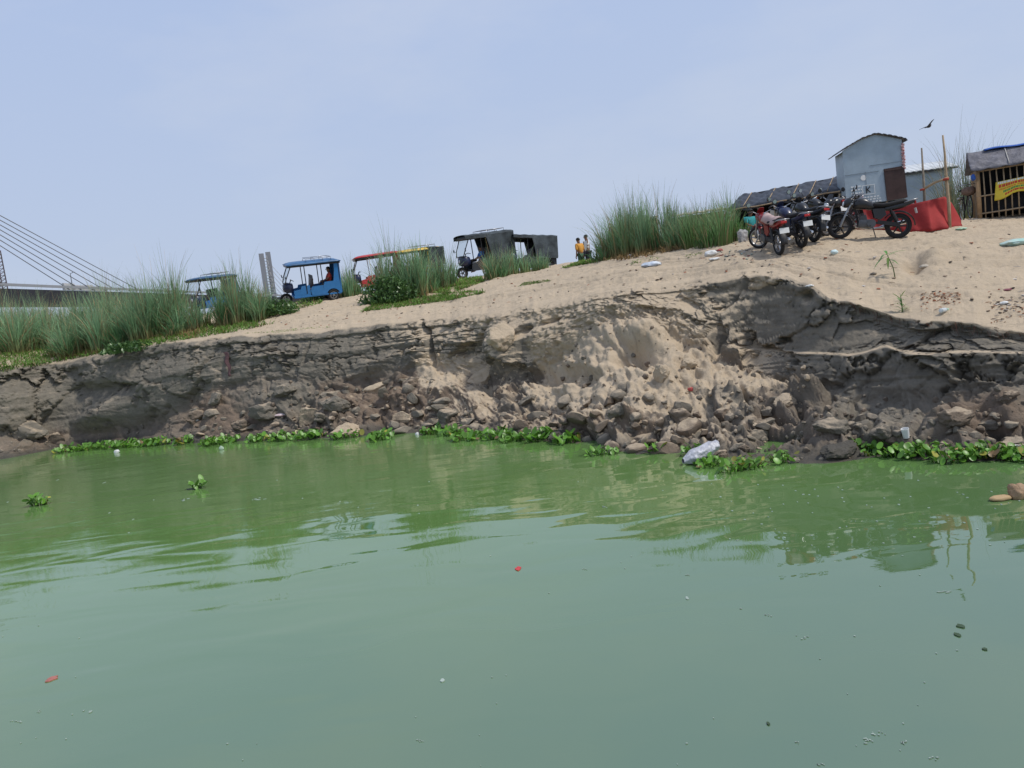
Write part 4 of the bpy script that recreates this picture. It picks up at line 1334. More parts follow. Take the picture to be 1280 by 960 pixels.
def roofl(u, v_):
    x = -1.06 + u * 2.06
    z = np.interp(x, [q[0] for q in RL], [q[1] for q in RL])
    return (x, -.12 + v_ * (DEP + .3), zb + z + .02 + .012 * math.sin(x * 40))
b.sheet(roofl, 40, 4, -.022)
b.build('roof', tarp, hut, smooth=True, angle=40)
MB().box((.60, -.045, zb + .50), (.60, .03, .98), (0, R(-2), 0)).box((.60, -.065, zb + .93), (.62, .02, .05)).build('door', brown_board, hut)
b = MB()                                            # painted notice: rows of broken lettering and a framed mark
g_ = random.Random(4)
for k in range(5):
    x = -.72
    while x < -.42:
        w_ = g_.uniform(.03, .09); b.box((x + w_ / 2, -.03, zb + .16 + k * .1), (w_, .006, .045)); x += w_ + g_.uniform(.02, .04)
for (cx, cz, sx, sz) in ((-.20, .56, .36, .02), (-.20, .28, .36, .02), (-.38, .42, .02, .3), (-.02, .42, .02, .3)): b.box((cx, -.03, zb + cz), (sx, .006, sz))
for k in range(3):
    x = -.36
    while x < .1:
        w_ = g_.uniform(.04, .1); b.box((x + w_ / 2, -.03, zb + .04 + k * .075), (w_, .006, .035)); x += w_ + .03
b.build('painted_notice', poster_w, fwall)
b = MB()
for (c_, sz, ro) in (((-.26, .42), (.03, .2), 0), ((-.20, .46), (.03, .14), 45), ((-.20, .38), (.03, .14), -45)):
    b.box((c_[0], -.034, zb + c_[1]), (sz[0], .006, sz[1]), (0, R(ro), 0))
b.build('painted_letter', blackm, fwall)
MB().lathe([(0, 0), (.085, 0), (.085, .008), (0, .008)], (-.32, -.016, zb + .80), 18, (R(90), 0, 0)).build('round_sticker', white_m, fwall)
for sx in (-.82, .82):
    for sy_ in (.08, .7):
        MB().tube([(sx, sy_, -.15), (sx, sy_, zb)], .045, 7).build('stilt', oldwood, hut, smooth=True)
for k, x in enumerate((-.62, -.36, -.05, .2, .48)):
    MB().box((x, .06 + .03 * (k % 2), zb - .22), (.055, .03, .52), (0, R(38 if k % 2 else -38), 0)).build('brace', bamboo, hut)
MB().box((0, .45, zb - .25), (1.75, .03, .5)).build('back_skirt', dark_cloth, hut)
b = MB()
for k in range(26):
    z = zb + 1.66 - k * .030
    b.box((.88 + .025 * math.sin(k * 2.1), -.05 + .02 * math.cos(k * 1.7), z), (.07 * (.5 + .5 * abs(math.sin(k * 1.3))), .03, .06), (k * .7, k * 1.1, k))
b.build('streamer', MM('red_white_streamer', (.45, .08, .08), .6, var=.1, scale=8, var2=(.75, .62, .6)), hut)

# --- long tarp shed
pl, pr_ = P(915, 262, 27.2), P(1052, 238, 24.6)
sh = thing('tarp_shed', 'long low open shed with black tarpaulin roof behind the motorcycles', 'shed', (pl.x, pl.y, gz(pl.x, pl.y)))
so_ = sh.location.copy()
xd = Vector((pr_.x - pl.x, pr_.y - pl.y, 0)); LEN = xd.length; xd.normalize(); yd = Vector((-xd.y, xd.x, 0))
za, zc = pl.z - so_.z, pr_.z - so_.z
def S3(u, y, z): return xd * (u * LEN) + yd * y + Vector((0, 0, z))
b = MB()
def shroof(u, v_):
    z = za + (zc - za) * u + .54 * v_ + .025 * math.sin(u * 60 + v_ * 9) * math.sin(v_ * 17 + u * 8) + .03 * math.sin(u * 23)
    if v_ < .06: z -= .05 + .05 * abs(math.sin(u * 31))
    return S3(-.03 + u * 1.05, -.12 + 1.15 * v_, z)
b.sheet(shroof, 110, 14, -.02)
b.sheet(lambda u, v_: S3(-.03 + u * 1.05, 1.03 + 1.2 * v_, za + (zc - za) * u + .54 - .55 * v_), 20, 3, -.02)
srf = b.build('roof', tarp, sh, smooth=True)
for u in (.10, .30, .52, .70, .86):
    b = MB().tube([S3(u + .05 * (1 - k / 5) + .02 * math.sin(u * 50), -.13 + 1.15 * k / 5, za + (zc - za) * u + .54 * k / 5 + .045) for k in range(6)], .016, 5)
    b.build('roof_batten', bamboo, srf, smooth=True)
b = MB().tube([S3(k / 8, -.13, za + (zc - za) * k / 8 - .03 + .02 * math.sin(k * 2)) for k in range(9)], .022, 6)
b.build('eave_pole', bamboo, srf, smooth=True)
for u in (.03, .42, .76, .99):
    q = S3(u, -.08, 0); zt = za + (zc - za) * u
    MB().tube([(q.x, q.y, gz(so_.x + q.x, so_.y + q.y) - so_.z - .1), (q.x + .01, q.y, zt * .5), (q.x, q.y, zt)], .04, 7).build('post', bamboo, sh, smooth=True)
for u in (.03, .5, .99):
    q = S3(u, 2.15, 0)
    MB().tube([(q.x, q.y, gz(so_.x + q.x, so_.y + q.y) - so_.z - .1), (q.x, q.y, za + (zc - za) * u)], .04, 7).build('post', bamboo, sh, smooth=True)
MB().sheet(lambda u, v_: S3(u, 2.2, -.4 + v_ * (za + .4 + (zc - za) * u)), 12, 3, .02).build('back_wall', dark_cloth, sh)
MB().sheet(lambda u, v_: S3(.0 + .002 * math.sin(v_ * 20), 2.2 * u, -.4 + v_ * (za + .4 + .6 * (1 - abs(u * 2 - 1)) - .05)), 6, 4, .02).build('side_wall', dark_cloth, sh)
# things kept under the shed roof
def cloth_on(p0, p1, wdt, m, name, label, cat, sag=.12, group=None, thick=.02, lumps=.05, seed=0):
    """a slung or folded cloth between two world points"""
    p0, p1 = Vector(p0), Vector(p1)
    c = (p0 + p1) / 2
    ax2 = (p1 - p0)
    b = MB().sheet(lambda u, v_: (p0 - c) + ax2 * u + Vector((0, .12 * v_, -wdt * v_ - sag * math.sin(math.pi * u) + lumps * math.sin(u * 14 + seed) * v_)), 16, 6, thick)
    o = b.build(name, m, smooth=True, loc=c)
    return tag(o, label, cat, group)
cloth_on(P(963, 262, 26.3), P(1006, 255, 25.6), .26, MM('off_white_sacking', (.55, .55, .53), .85), 'white_sheet', 'dirty white sheet slung low under the black shed roof', 'sheet', seed=1)
cloth_on(P(1004, 258, 25.5), P(1040, 249, 24.9), .22, MM('off_white_sacking', (.55, .55, .53), .85), 'white_sheet', 'white sheet slung beside the orange cloth in the shed', 'sheet', seed=5)
cloth_on(P(1007, 243, 25.6), P(1024, 240, 25.3), .24, MM('orange_cloth', (.55, .13, .03), .8), 'orange_cloth', 'orange cloth hanging under the eave of the black shed', 'cloth', sag=.02)
MB_t = MB().sheet(lambda u, v_: (.28 * (u - .5), .02 * math.sin(u * 9), -1.1 * v_), 6, 6, .03)
p = P(1057, 245, 24.2); o = MB_t.build('grey_board', MM('grey_board', (.16, .15, .14), .8, var=.3), loc=(p.x, p.y, p.z)); tag(o, 'leaning grey board closing the gap between shed and metal hut', 'board')

# --- second hut, to the right of the red poles
pc = P(1160, 226, 28.0); g2_ = gz(pc.x, pc.y)
h2 = thing('low_metal_hut', 'low blue grey metal hut with white roof behind the bamboo poles', 'hut', (pc.x, pc.y, g2_), R(-6))
top = P(1160, 212, 28).z - g2_
MB().box((0, .6, top / 2 - .1), (1.72, 1.2, top + .2)).build('wall', sheet_blue, h2)
b = MB().sheet(lambda u, v_: (-1.0 + 2.0 * u, -.12 + 1.0 * v_, top - .04 + .36 * v_ + .012 * math.sin(u * 60)), 50, 3, -.03)
b.sheet(lambda u, v_: (-1.0 + 2.0 * u, .88 + .6 * v_, top + .32 - .3 * v_), 10, 2, -.03)
b.build('roof', pale_roof, h2, smooth=True)
MB().box((0, -.13, top - .07), (1.98, .03, .06)).build('eave_board', blackm, h2)

# --- bamboo stall at the right edge
p0 = P(1225, 271, 21.9); g3_ = gz(p0.x, p0.y)
st = thing('bamboo_stall', 'bamboo barred stall with grey tarp roof and blue ridge at the right edge', 'stall', (p0.x, p0.y, g3_), R(-25))
HT = P(1225, 212, 21.9).z - g3_; SW, SD = 2.9, .9
mr2 = MM('bamboo_mat', (.27, .19, .115), .85, var=.3, scale=9, bump=.01)
for k in range(18):
    x = .14 + k * .162
    MB().tube([(x, .0, -.05), (x + .01, .0, HT * .5), (x - .005 * (k % 3), .0, HT)], .019, 6).build('bar', bamboo, st, smooth=True)
for z in (.13, .62, HT - .06):
    MB().tube([(-.05, -.035, z - .01), (SW / 2, -.04, z + .015), (SW, -.035, z)], .022, 6).build('rail', bamboo, st, smooth=True)
for x in (0, SW):
    for y in (0, SD): MB().tube([(x, y, -.2), (x, y, HT)], .06, 8).build('post', MM('tan_post', (.36, .23, .12), .75, var=.2), st, smooth=True)
MB().box((0.0, SD / 2, HT / 2), (.03, SD, HT)).build('side_wall', mr2, st)
MB().box((SW, SD / 2, HT / 2), (.03, SD, HT)).build('side_wall', mr2, st)
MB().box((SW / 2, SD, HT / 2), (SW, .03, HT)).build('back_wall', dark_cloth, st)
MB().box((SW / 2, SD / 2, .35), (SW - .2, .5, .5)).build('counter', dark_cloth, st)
b = MB().sheet(lambda u, v_: (-.18 + (SW + .4) * u, -.2 + .68 * v_, HT - .03 + .56 * v_ + .02 * math.sin(u * 40 + 5 * v_) * math.sin(11 * v_) - (.04 * abs(math.sin(u * 25)) if v_ < .05 else 0)), 90, 12, -.02)
b.sheet(lambda u, v_: (-.18 + (SW + .4) * u, .48 + .68 * v_, HT + .53 - .56 * v_), 12, 3, -.02)
grt = mat('grey_woven_tarp', (.135, .13, .145), .6, var=.4, scale=5, bump=.03, bscale=9)
rf = b.build('roof', grt, st, smooth=True)
for x in (.75, 1.45, 2.3):
    MB().tube([(x, -.2 + .68 * k / 4, HT + .56 * k / 4 + .02) for k in range(5)], .012, 5).build('roof_batten', MM('pale_cane', (.5, .47, .42), .7), rf, smooth=True)
b = MB().sheet(lambda u, v_: (.25 + (SW + .1) * u, .36 + .24 * v_, HT + .52 + .05 * math.sin(math.pi * v_) + .02 * math.sin(u * 17)), 40, 6, -.015)
b.build('ridge_sheet', MM('blue_plastic_sheet', (.03, .10, .38), .45), rf, smooth=True)
MB().ball((-.12, -.12, HT - .22), (.06, .06, .10), 2, .2).build('blue_bag', MM('blue_plastic_sheet', (.03, .10, .38), .45), st, smooth=True)
# banner on the bars
bw = 1.0
def ban(u, v_):
    return (.42 + bw * u - (.06 * v_ if u < .5 else -.0), -.075 - .03 * math.sin(math.pi * u) * v_, .98 - .05 + .07 * u - (.50 - .10 * (1 - abs(u * 2 - 1))) * v_ * (1 + .08 * math.sin(u * 8)))
bn = MB().sheet(ban, 20, 10, .008).build('banner', MM('yellow_banner', (.66, .50, .05), .6, var=.1), None, smooth=True)
bn.parent = None
bn.matrix_world = Matrix.Translation(st.location) @ Matrix.Rotation(R(-25), 4, 'Z')
bn.location = st.location; bn.rotation_euler = (0, 0, R(-25))
tag(bn, 'yellow printed banner tied across the bars of the bamboo stall', 'banner')
def strip(z0, z1, u0, u1, m, name, seedd):
    g_ = random.Random(seedd); mb = MB(); u = u0
    while u < u1:
        w_ = g_.uniform(.02, .055)
        a, c = ban(u, z0), ban(min(u + w_, u1), z1)
        a2, c2 = ban(min(u + w_, u1), z0), ban(u, z1)
        off = Vector((0, -.012, 0))
        mb.add([Vector(a) + off, Vector(a2) + off, Vector(c) + off, Vector(c2) + off], [(0, 1, 2, 3)])
        u += w_ + g_.uniform(.008, .02)
    return mb.build(name, m, bn)
strip(.02, .14, .05, .97, poster_w, 'heading', 1)
strip(.18, .34, .08, .92, MM('banner_red', (.5, .05, .03), .6), 'lettering', 2)
strip(.40, .48, .10, .9, MM('banner_orange', (.6, .2, .03), .6), 'lettering', 3)
strip(.54, .66, .2, .8, MM('banner_green', (.08, .26, .07), .6), 'lettering', 4)
strip(.72, .84, .25, .75, MM('banner_red', (.5, .05, .03), .6), 'lettering', 5)

# --- low shed hidden behind the tall grass
pc = P(872, 268, 28.5); gg = gz(pc.x, pc.y)
ls = thing('low_shed', 'low dark shed with pale roof edge hidden behind tall grass', 'shed', (pc.x, pc.y, gg), R(-14))
hz_ = pc.z - gg
MB().box((0, .6, hz_ / 2), (1.9, 1.2, hz_)).build('wall', MM('dark_green_mat', (.05, .065, .045), .9, var=.4, scale=5), ls)
MB().sheet(lambda u, v_: (-1.0 + 2.05 * u, -.1 + 1.3 * v_, hz_ + .02 + .18 * v_ + .015 * math.sin(u * 30)), 30, 3, -.04).build('roof', MM('pale_thatch', (.42, .37, .30), .9, var=.2), ls)
pc = P(806, 274, 29.5); gg = gz(pc.x, pc.y)
ls2 = thing('low_shed', 'small dark lean to behind the straw coloured grass', 'shed', (pc.x, pc.y, gg), R(-10))
hz_ = pc.z - gg
MB().box((0, .5, hz_ / 2), (.9, 1.0, hz_)).build('wall', MM('dark_green_mat', (.05, .065, .045), .9, var=.4, scale=5), ls2)
MB().sheet(lambda u, v_: (-.5 + 1.0 * u, -.1 + 1.2 * v_, hz_ + .02 + .1 * v_), 6, 3, -.04).build('roof', MM('pale_thatch', (.42, .37, .30), .9, var=.2), ls2)

# --- red cloth screen and the bamboo frame
RC = [(1066, 261, 286), (1084, 259.5, 286.5), (1104, 258.5, 287.5), (1132, 256.5, 290), (1160, 250.5, 288.5), (1181, 245.5, 285), (1190, 254, 283.5), (1199.5, 271.5, 281.5)]
xs_ = [q[0] for q in RC]
bots = []
for q in RC:
    h_ = hit(q[0], q[2]); bots.append(h_ if h_ is not None else P(q[0], q[2], 21.5))
tops = [P(q[0], q[1], to_px(bt)[2] + .15) for q, bt in zip(RC, bots)]
c0 = sum(bots, Vector()) / len(bots)
def redf(u, v_):
    x = xs_[0] + (xs_[-1] - xs_[0]) * u
    bt = Vector([np.interp(x, xs_, [b_[k] for b_ in bots]) for k in range(3)])
    tp = Vector([np.interp(x, xs_, [b_[k] for b_ in tops]) for k in range(3)])
    q = bt + (tp - bt) * v_ - c0
    fold = .05 * math.sin(u * 19 + 2.5 * v_) * math.sin(math.pi * v_) + .03 * math.sin(u * 47 + v_ * 4) * (1 - v_)
    return q + Vector((.2 * fold, -fold - .12 * (1 - v_) ** 2, -.03 * (v_ < .02)))
o = MB().sheet(redf, 80, 14, .01).build('cloth_screen', redcloth, smooth=True, loc=c0)
tag(o, 'wide red cloth screen stretched low behind the black motorcycle', 'cloth screen')
pb = hit(1187, 284); d_ = to_px(pb)[2]
bf = thing('pole_stand', 'two tall bamboo poles with a crossbar standing by the red cloth', 'bamboo frame', pb)
tp = P(1178.5, 169, d_ - .1) - pb; mdl = P(1183, 225, d_ - .05) - pb
MB().tube([(0, 0, -.15), mdl * .5 + Vector((.02, 0, 0)), mdl, tp * .8 + Vector((.015, 0, 0)), tp], [.045, .043, .038, .028, .022], 8).build('pole', bamboo, bf, smooth=True)
q0_ = P(1154.5, 262, d_ + .35) - pb; q1_ = P(1152, 185, d_ + .35) - pb
q0_.z = gz(pb.x + q0_.x, pb.y + q0_.y) - pb.z - .15
MB().tube([q0_, (q0_ + q1_) / 2 + Vector((.02, 0, 0)), q1_], [.04, .036, .02], 8).build('pole', oldwood, bf, smooth=True)
ca, cb = P(1153, 237, d_ + .3) - pb, P(1186, 222, d_ - .12) - pb
MB().tube([ca, (ca + cb) / 2 + Vector((0, 0, .04)), cb], [.035, .032, .03], 8).build('crossbar', bamboo, bf, smooth=True)
b = MB().torus(P(1182.5, 224, d_ - .1) - pb, .055, .016, 'Z', 14, 6, 2.2)
b.build('tie', MM('red_rag', (.35, .06, .04), .8), bf, smooth=True)
b = MB().torus(ca, .05, .014, 'Z', 14, 6, 2.0)
b.build('tie', MM('red_rag', (.35, .06, .04), .8), bf, smooth=True)

# ================================================================ motorcycles
pinkish = MM('pale_pink_cover', (.42, .30, .28), .8, var=.15)
def bike_at(o, px, py, yaw, sc=1.0, lean=0.0):
    settle(o, hit(px, py), yaw, .6, .3, sc)
    o.rotation_euler = (o.rotation_euler.to_matrix() @ Matrix.Rotation(lean, 3, 'X')).to_euler()
    return o
fr, re_ = hit(1054, 304), hit(1119, 294)
yaw = math.atan2(fr.y - re_.y, fr.x - re_.x)
mc = motorcycle('black motorcycle parked side on before the red cloth', blackp)
print('BIKE', (fr - re_).length, to_px(fr)[2], to_px(re_)[2], math.degrees(yaw))
settle(mc, hit(1086, 299), R(161), .6, .3, 1.07)
mc.rotation_euler = (mc.rotation_euler.to_matrix() @ Matrix.Rotation(R(7), 3, 'X')).to_euler()
bike_at(motorcycle('red motorcycle with pale seat cover, nearest the grass', redp, cover=pinkish, rim=steel, steer=R(38)), 961, 314, R(93), 1.0, R(6))
bike_at(motorcycle('dark blue motorcycle beside the red one, its number plate showing', bluep), 987, 307, R(96), 1.0, R(6))
bike_at(motorcycle('black motorcycle with its number plate between the blue one and the hut', blackp, seat_mat=blackm), 1000, 300, R(99), 1.0, R(6))
bike_at(motorcycle('dark motorcycle half hidden behind the front wheel of the side on one', blackp, rim=steel), 1051, 292, R(212), 1.0, R(5))

bike_at(motorcycle('black motorcycle standing in the back row against the shed', blackp, rim=steel), 1023, 290, R(108), 1.0, R(5))

# bicycle by the stall
bp_ = P(1208, 272, 22.8); bp_.z = gz(bp_.x, bp_.y)
bc = thing('bicycle', 'dark bicycle seen end on between the red cloth and the stall', 'bicycle', bp_, R(250))
for x in (-.5, .55):
    tb = MB().torus((0, 0, 0), .32, .018, 'Y', 28, 6).build('wheel', rubber, bc, smooth=True, loc=(x, 0, .34))
    rb = MB().torus((0, 0, 0), .295, .008, 'Y', 28, 5)
    for k in range(12):
        a = k * math.pi / 6; rb.tube([(0, 0, 0), (.29 * math.cos(a), 0, .29 * math.sin(a))], .003, 3)
    rb.build('rim', steel, tb)
b = MB().tube([(-.5, 0, .34), (-.08, 0, .30), (.42, 0, .78), (-.2, 0, .78), (-.08, 0, .30)], .016, 6).tube([(-.5, 0, .34), (-.2, 0, .78)], .012, 6).tube([(.55, 0, .34), (.42, 0, .78), (.39, 0, .95)], .015, 6)
b.build('frame', blackm, bc, smooth=True)
MB().tube([(.25, -.28, .98), (.38, -.15, 1.0), (.40, .15, 1.0), (.25, .28, .98)], .012, 6).build('handlebar', steel, bc, smooth=True)
b = MB(); loft(b, [(-.36, .90, .03, .10), (-.25, .90, .03, .08), (-.08, .90, .02, .03)]); b.build('saddle', rubber, bc, smooth=True)
MB().box((-.55, 0, .70), (.36, .16, .03)).tube([(-.5, .05, .34), (-.6, .05, .70)], .008, 4).build('carrier', steel, bc)
MB().ball((.55, 0, .80), (.16, .20, .14), 5, .25, 2).build('basket', MM('brown_wicker', (.18, .12, .09), .9, var=.3, scale=20), bc, smooth=True)

# ================================================================ rickshaws
blu = MM('bright_blue_paint', (.032, .18, .44), .35, spec=.5, var=.1)
blud = MM('deep_blue_paint', (.03, .13, .34), .35, spec=.5, var=.12)
red2 = MM('rickshaw_red', (.42, .03, .035), .4, spec=.5)
yel = MM('rickshaw_yellow', (.62, .40, .03), .4, spec=.5)
grn = MM('rickshaw_green', (.05, .14, .08), .5)
canv = mat('dark_canvas', (.045, .056, .062), .7, var=.55, scale=3, bump=.02, bscale=6)
def put(o, px, py, yaw, dz=0.0, scale=1.0, d=None):
    p = hit(px, py) if d is None else on_ground(P(px, float(crest_y(px)), d))
    settle(o, p, yaw, .9, .4, scale)
    o.location.z += dz
    return o
rk = rickshaw('bright blue electric rickshaw with roof rack facing left beside the pylon', 'rickshaw', blu, MM('roof_navy', (.03, .11, .24), .4, spec=.5, var=.3, scale=3))
put(rk, 389, 378, R(203), scale=1.0)
rk2 = rickshaw('deep blue rickshaw half hidden behind grass on the left', 'rickshaw', blud, MM('faded_navy', (.035, .09, .18), .45))
put(rk2, 268, 391, R(238), scale=1.0)
rk3 = rickshaw('red roofed rickshaw with open white sides behind the grass tuft', 'rickshaw', red2, red2, rack=False, accent=white_m, seat_m=MM('pale_seat', (.5, .5, .5), .6))
put(rk3, 472, 0, R(196), d=37.6)
rk4 = rickshaw('yellow fronted auto rickshaw with dark hood behind the leafy bush', 'auto rickshaw', MM('rickshaw_blue', (.03, .12, .36), .4), yel, canopy=None, accent=yel)
put(rk4, 523, 0, R(212), d=37.8, scale=1.0)
b = MB(); b.sheet(lambda u, v_: (-.55 - .85 * u, (v_ * 2 - 1) * .56, 1.80 - .06 * (v_ * 2 - 1) ** 4 - .12 * u ** 3), 8, 10, .02)
for s_ in (-1, 1): b.sheet(lambda u, v_: (-.58 - .80 * u, .56 * s_, 1.75 - .85 * v_), 6, 6, .015)
b.sheet(lambda u, v_: (-1.39, (u * 2 - 1) * .55, 1.68 - .8 * v_), 6, 6, .015)
b.build('canvas_hood', canv, rk4, smooth=True, angle=50)
rk5 = rickshaw('black hooded rickshaw with driver, tallest against the sky', 'rickshaw', MM('dark_body', (.035, .04, .045), .5), canv, canopy=canv, rack=True)
put(rk5, 606, 0, R(208), d=36.6, scale=1.12)
rk6 = rickshaw('dark hooded rickshaw parked rightmost of the row', 'rickshaw', MM('dark_body', (.035, .04, .045), .5), canv, canopy=canv, rack=False)
put(rk6, 661, 0, R(200), d=37.0, scale=.98)

def seated(rkw, local, label, shirt, trousers, yaw_add=0.0, sc=.95, dz=0):
    m = Matrix.LocRotScale(rkw.location, rkw.rotation_euler, rkw.scale)
    p = m @ Vector(local)
    o = person(label, p, rkw.rotation_euler.z + yaw_add, shirt, trousers, 'sit', scale=sc)
    return o
red_s = MM('red_shirt', (.45, .06, .04), .8); wht_s = MM('white_shirt', (.62, .62, .6), .8); dk_t = MM('dark_trousers', (.03, .032, .04), .85)
blu_s = MM('blue_shirt', (.05, .16, .42), .8); teal_s = MM('teal_shirt', (.03, .26, .27), .8); grey_t = MM('grey_trousers', (.22, .24, .28), .85); or_s = MM('orange_cloth_wear', (.55, .27, .05), .8); nav_s = MM('navy_shirt', (.03, .05, .13), .8)
seated(rk, (-.86, .2, .24), 'passenger in a red shirt sitting in the bright blue rickshaw', red_s, dk_t)
seated(rk5, (.10, .1, .2), 'driver in blue cap and shirt seated in the black hooded rickshaw', blu_s, wht_s)
# people on foot
def stand(px, d, dz, *a, **k):
    p = P(px, 320, d); p.z = gz(p.x, p.y) + dz - .15
    return person(a[0], p, a[1], a[2], a[3], **k)
stand(735, 35.6, 0, 'person in a white shirt and orange scarf beyond the grassy crest', R(200), wht_s, dk_t, arms={'elL': (.10, .30, 1.2), 'wrL': (.05, .22, 1.42), 'paL': (.03, .15, 1.48)})
stand(726.5, 36.3, 0, 'person in a mustard yellow wrap beside the one in white', R(120), or_s, MM('green_wrap', (.05, .10, .06), .9), tilt=R(10))
b = MB().sheet(lambda u, v_: (.12 * math.sin(math.pi * u) + .02, .20 - .4 * u, 1.40 - .65 * v_ * (1 - u) - .1 * u), 8, 8, .02)
p = on_ground(P(947, 300, 24.5))
bch = thing('plank_bench', 'rough plank bench under the front of the black tarp shed', 'bench', p, R(-22))
MB().box((0, 0, .40), (1.1, .28, .04)).build('seat', oldwood, bch)
for x in (-.45, .45): MB().box((x, 0, .14), (.05, .24, .50)).build('leg', oldwood, bch)
q = on_ground(P(941, 300, 24.5)); q.z = p.z - .03
person('person in a teal shirt and grey trousers seated behind the red motorcycle', q, R(285), teal_s, grey_t, 'sit', scale=.9)
q = on_ground(P(954, 300, 24.5)); q.z = p.z - .03
person('person in a navy shirt seated right of the teal shirt', q, R(240), nav_s, dk_t, 'sit', scale=.9)

# ================================================================ bird
bm_ = MB()
loft(bm_, [(-.16, 0, .004, .035), (-.09, .0, .012, .022), (-.03, 0, .03, .03), (.03, .005, .036, .034), (.08, .012, .026, .024), (.105, .02, .022, .02), (.125, .018, .012, .011), (.15, .014, .003, .003)], 10, 2)
for s_ in (-1, 1):
    bm_.sheet(lambda u, v_: (.06 - .15 * v_ * (1 - .35 * u) - .05 * u ** 2, s_ * (.02 + .16 * u), .015 + .07 * u ** .8 - .01 * v_ - .02 * u * u), 8, 4, .005)
p = P(1161, 158, 20.5)
o = bm_.build('bird', MM('dark_brown_plumage', (.03, .024, .02), .7, var=.3, scale=20), smooth=True, loc=p)
o.rotation_euler = (R(-22), R(-12), R(35)); o.scale = (1.15,) * 3
tag(o, 'small dark bird flying above the bamboo poles', 'bird')
# ================================================================ tall grass
TG = [ (-60, 440, 1.7, 1.2, 3.0, 500, .35, .6, 'green clump just beyond the left edge of the view'), (-135, 445, 1.7, 1.2, 3.0, 500, .35, .6, 'green clump farthest along the bank to the left'), (22, 414, 1.7, 1.2, 3.8, 800, .3, .4, 'tall green clump against the bridge deck at the far left'), (80, 410, 1.7, 1.2, 3.2, 800, .3, .4, 'clump with thin pale tips against the bridge cables'),
  # px, base y, rx, ry, h, n, lean, straw, label
 (8, 440, 1.7, 1.2, 3.9, 900, .35, .6, 'short green grass clump at the far left edge of the bank'),
 (50, 425, 1.8, 1.2, 3.6, 1000, .35, .7, 'grass clump with dull tips just right of the left edge'),
 (100, 440, 1.2, .9, 2.7, 900, .42, 1.0, 'arching clump with yellow straw at its foot, nearest the brink'),
 (128, 420, 1.6, 1.2, 3.6, 1000, .22, .6, 'dense tall clump in the middle of the left grass bed'),
 (158, 428, 1.4, 1.1, 3.1, 900, .25, .6, 'upright clump of feathery grass right of the yellow one'),
 (185, 422, 1.4, 1.1, 2.7, 800, .3, .8, 'bushy green clump between two feathery ones'),
 (207, 419, 1.1, 1.0, 3.6, 800, .25, .7, 'tall feathery clump whose tips rise highest at the left'),
 (230, 414, .8, .9, 2.1, 500, .35, 1.0, 'drooping clump with orange base at the right end of the bed'),
 (297, 402, .7, .7, 3.2, 480, .2, .8, 'dark upright clump hiding the deep blue rickshaw'),
 (324, 397, .9, .8, 2.2, 520, .32, .5, 'spreading dark green clump below the bridge pylon'),
 (436, 371, .5, .5, 2.1, 360, .12, .3, 'straight stand of reeds between the blue and red rickshaws'),
 (508, 372, .7, .6, 3.4, 560, .22, .9, 'tall tuft spraying upward in front of the yellow rickshaw'),
 (492, 375, .45, .5, 3.5, 300, .25, .8, 'slim tall tuft on the left flank of the spraying one'),
 (528, 366, .8, .8, 1.9, 400, .3, .8, 'greyish clump beside the tall tuft on the slope'),
 (553, 361, .7, .7, 2.3, 420, .28, .6, 'loose clump just left of the black hooded rickshaw'),
 (624, 346, .6, .6, 1.7, 480, .22, .4, 'clump growing against the side of the black hooded rickshaw'),
 (646, 342, .35, .4, 1.6, 200, .22, .4, 'thin clump between the two dark hooded rickshaws'),
 (672, 337, .6, .5, 1.2, 220, .3, .4, 'small wispy clump by the last rickshaw'),
 (757, 325, .45, .5, 1.7, 330, .4, .7, 'low spreading clump beside the two people'),
 (772, 322, .75, .7, 3.1, 620, .25, 1.2, 'tallest clump with fanned blades and brown straw foot'),
 (797, 317, .7, .6, 3.0, 560, .18, 1.2, 'upright clump with golden foot right of the tallest'),
 (824, 313, .65, .6, 2.8, 520, .16, 1.1, 'straight bladed clump in front of the small lean to'),
 (850, 308, .75, .6, 1.8, 560, .22, .9, 'shorter clump at the left corner of the hidden shed'),
 (876, 305, .75, .6, 1.9, 620, .16, .5, 'bright green clump before the hidden shed wall'),
 (902, 303, .8, .6, 2.0, 700, .18, .3, 'bright green clump nearest the black tarp shed'),
]
for i, (px, py, rx, ry, h, n, ln, sw, lab) in enumerate(TG):
    p = hit(px, py)
    if p is None: p = on_ground(P(px, py, 38))
    tall_grass(p, lab, rx, ry, h * .85, int(n * 1.0), 100 + i * 7, ln, min(sw, 1.2), wdt=.03 if to_px(p)[2] > 28 else .024, mid=(.14, .30, .06) if i >= 27 else GREEN_M)
# thin scrub behind the stall
p = P(1213, 268, 26.5); p.z = gz(p.x, p.y)
tall_grass(p, 'wispy bare scrub rising behind the bamboo stall', .9, .6, 3.7, 420, 900, .3, .5, wdt=.018, group=None, mid=(.11, .12, .08))
p = P(1195, 270, 25.2); p.z = gz(p.x, p.y)
tall_grass(p, 'thin scrub between the red cloth and the bicycle', .3, .3, 1.5, 120, 910, .25, .5, wdt=.016, group=None, mid=(.11, .12, .08))
# leafy bushes
for (px, py, rx, rz, n, lab) in ((488, 377, 1.15, 1.0, 2600, 'dark leafy bush at the foot of the tall tuft'), (345, 394, .9, .55, 1500, 'low leafy bush below the pylon grass'),
                                 (402, 374, .9, .45, 1300, 'low green bush hiding the wheels of the bright blue rickshaw'), (160, 440, 1.0, .4, 1200, 'low weeds at the foot of the left grass bed')):
    p = hit(px, py)
    V, F_, T_ = leaf_cloud(n, rx, .7, rz, .07, int(px), (.035, .08, .025), (.12, .22, .06))
    o = np_mesh('leafy_bush', V, F_, LEAF, tint=T_); o.location = p
    tag(o, lab, 'bush', 'leafy bushes on the slope')
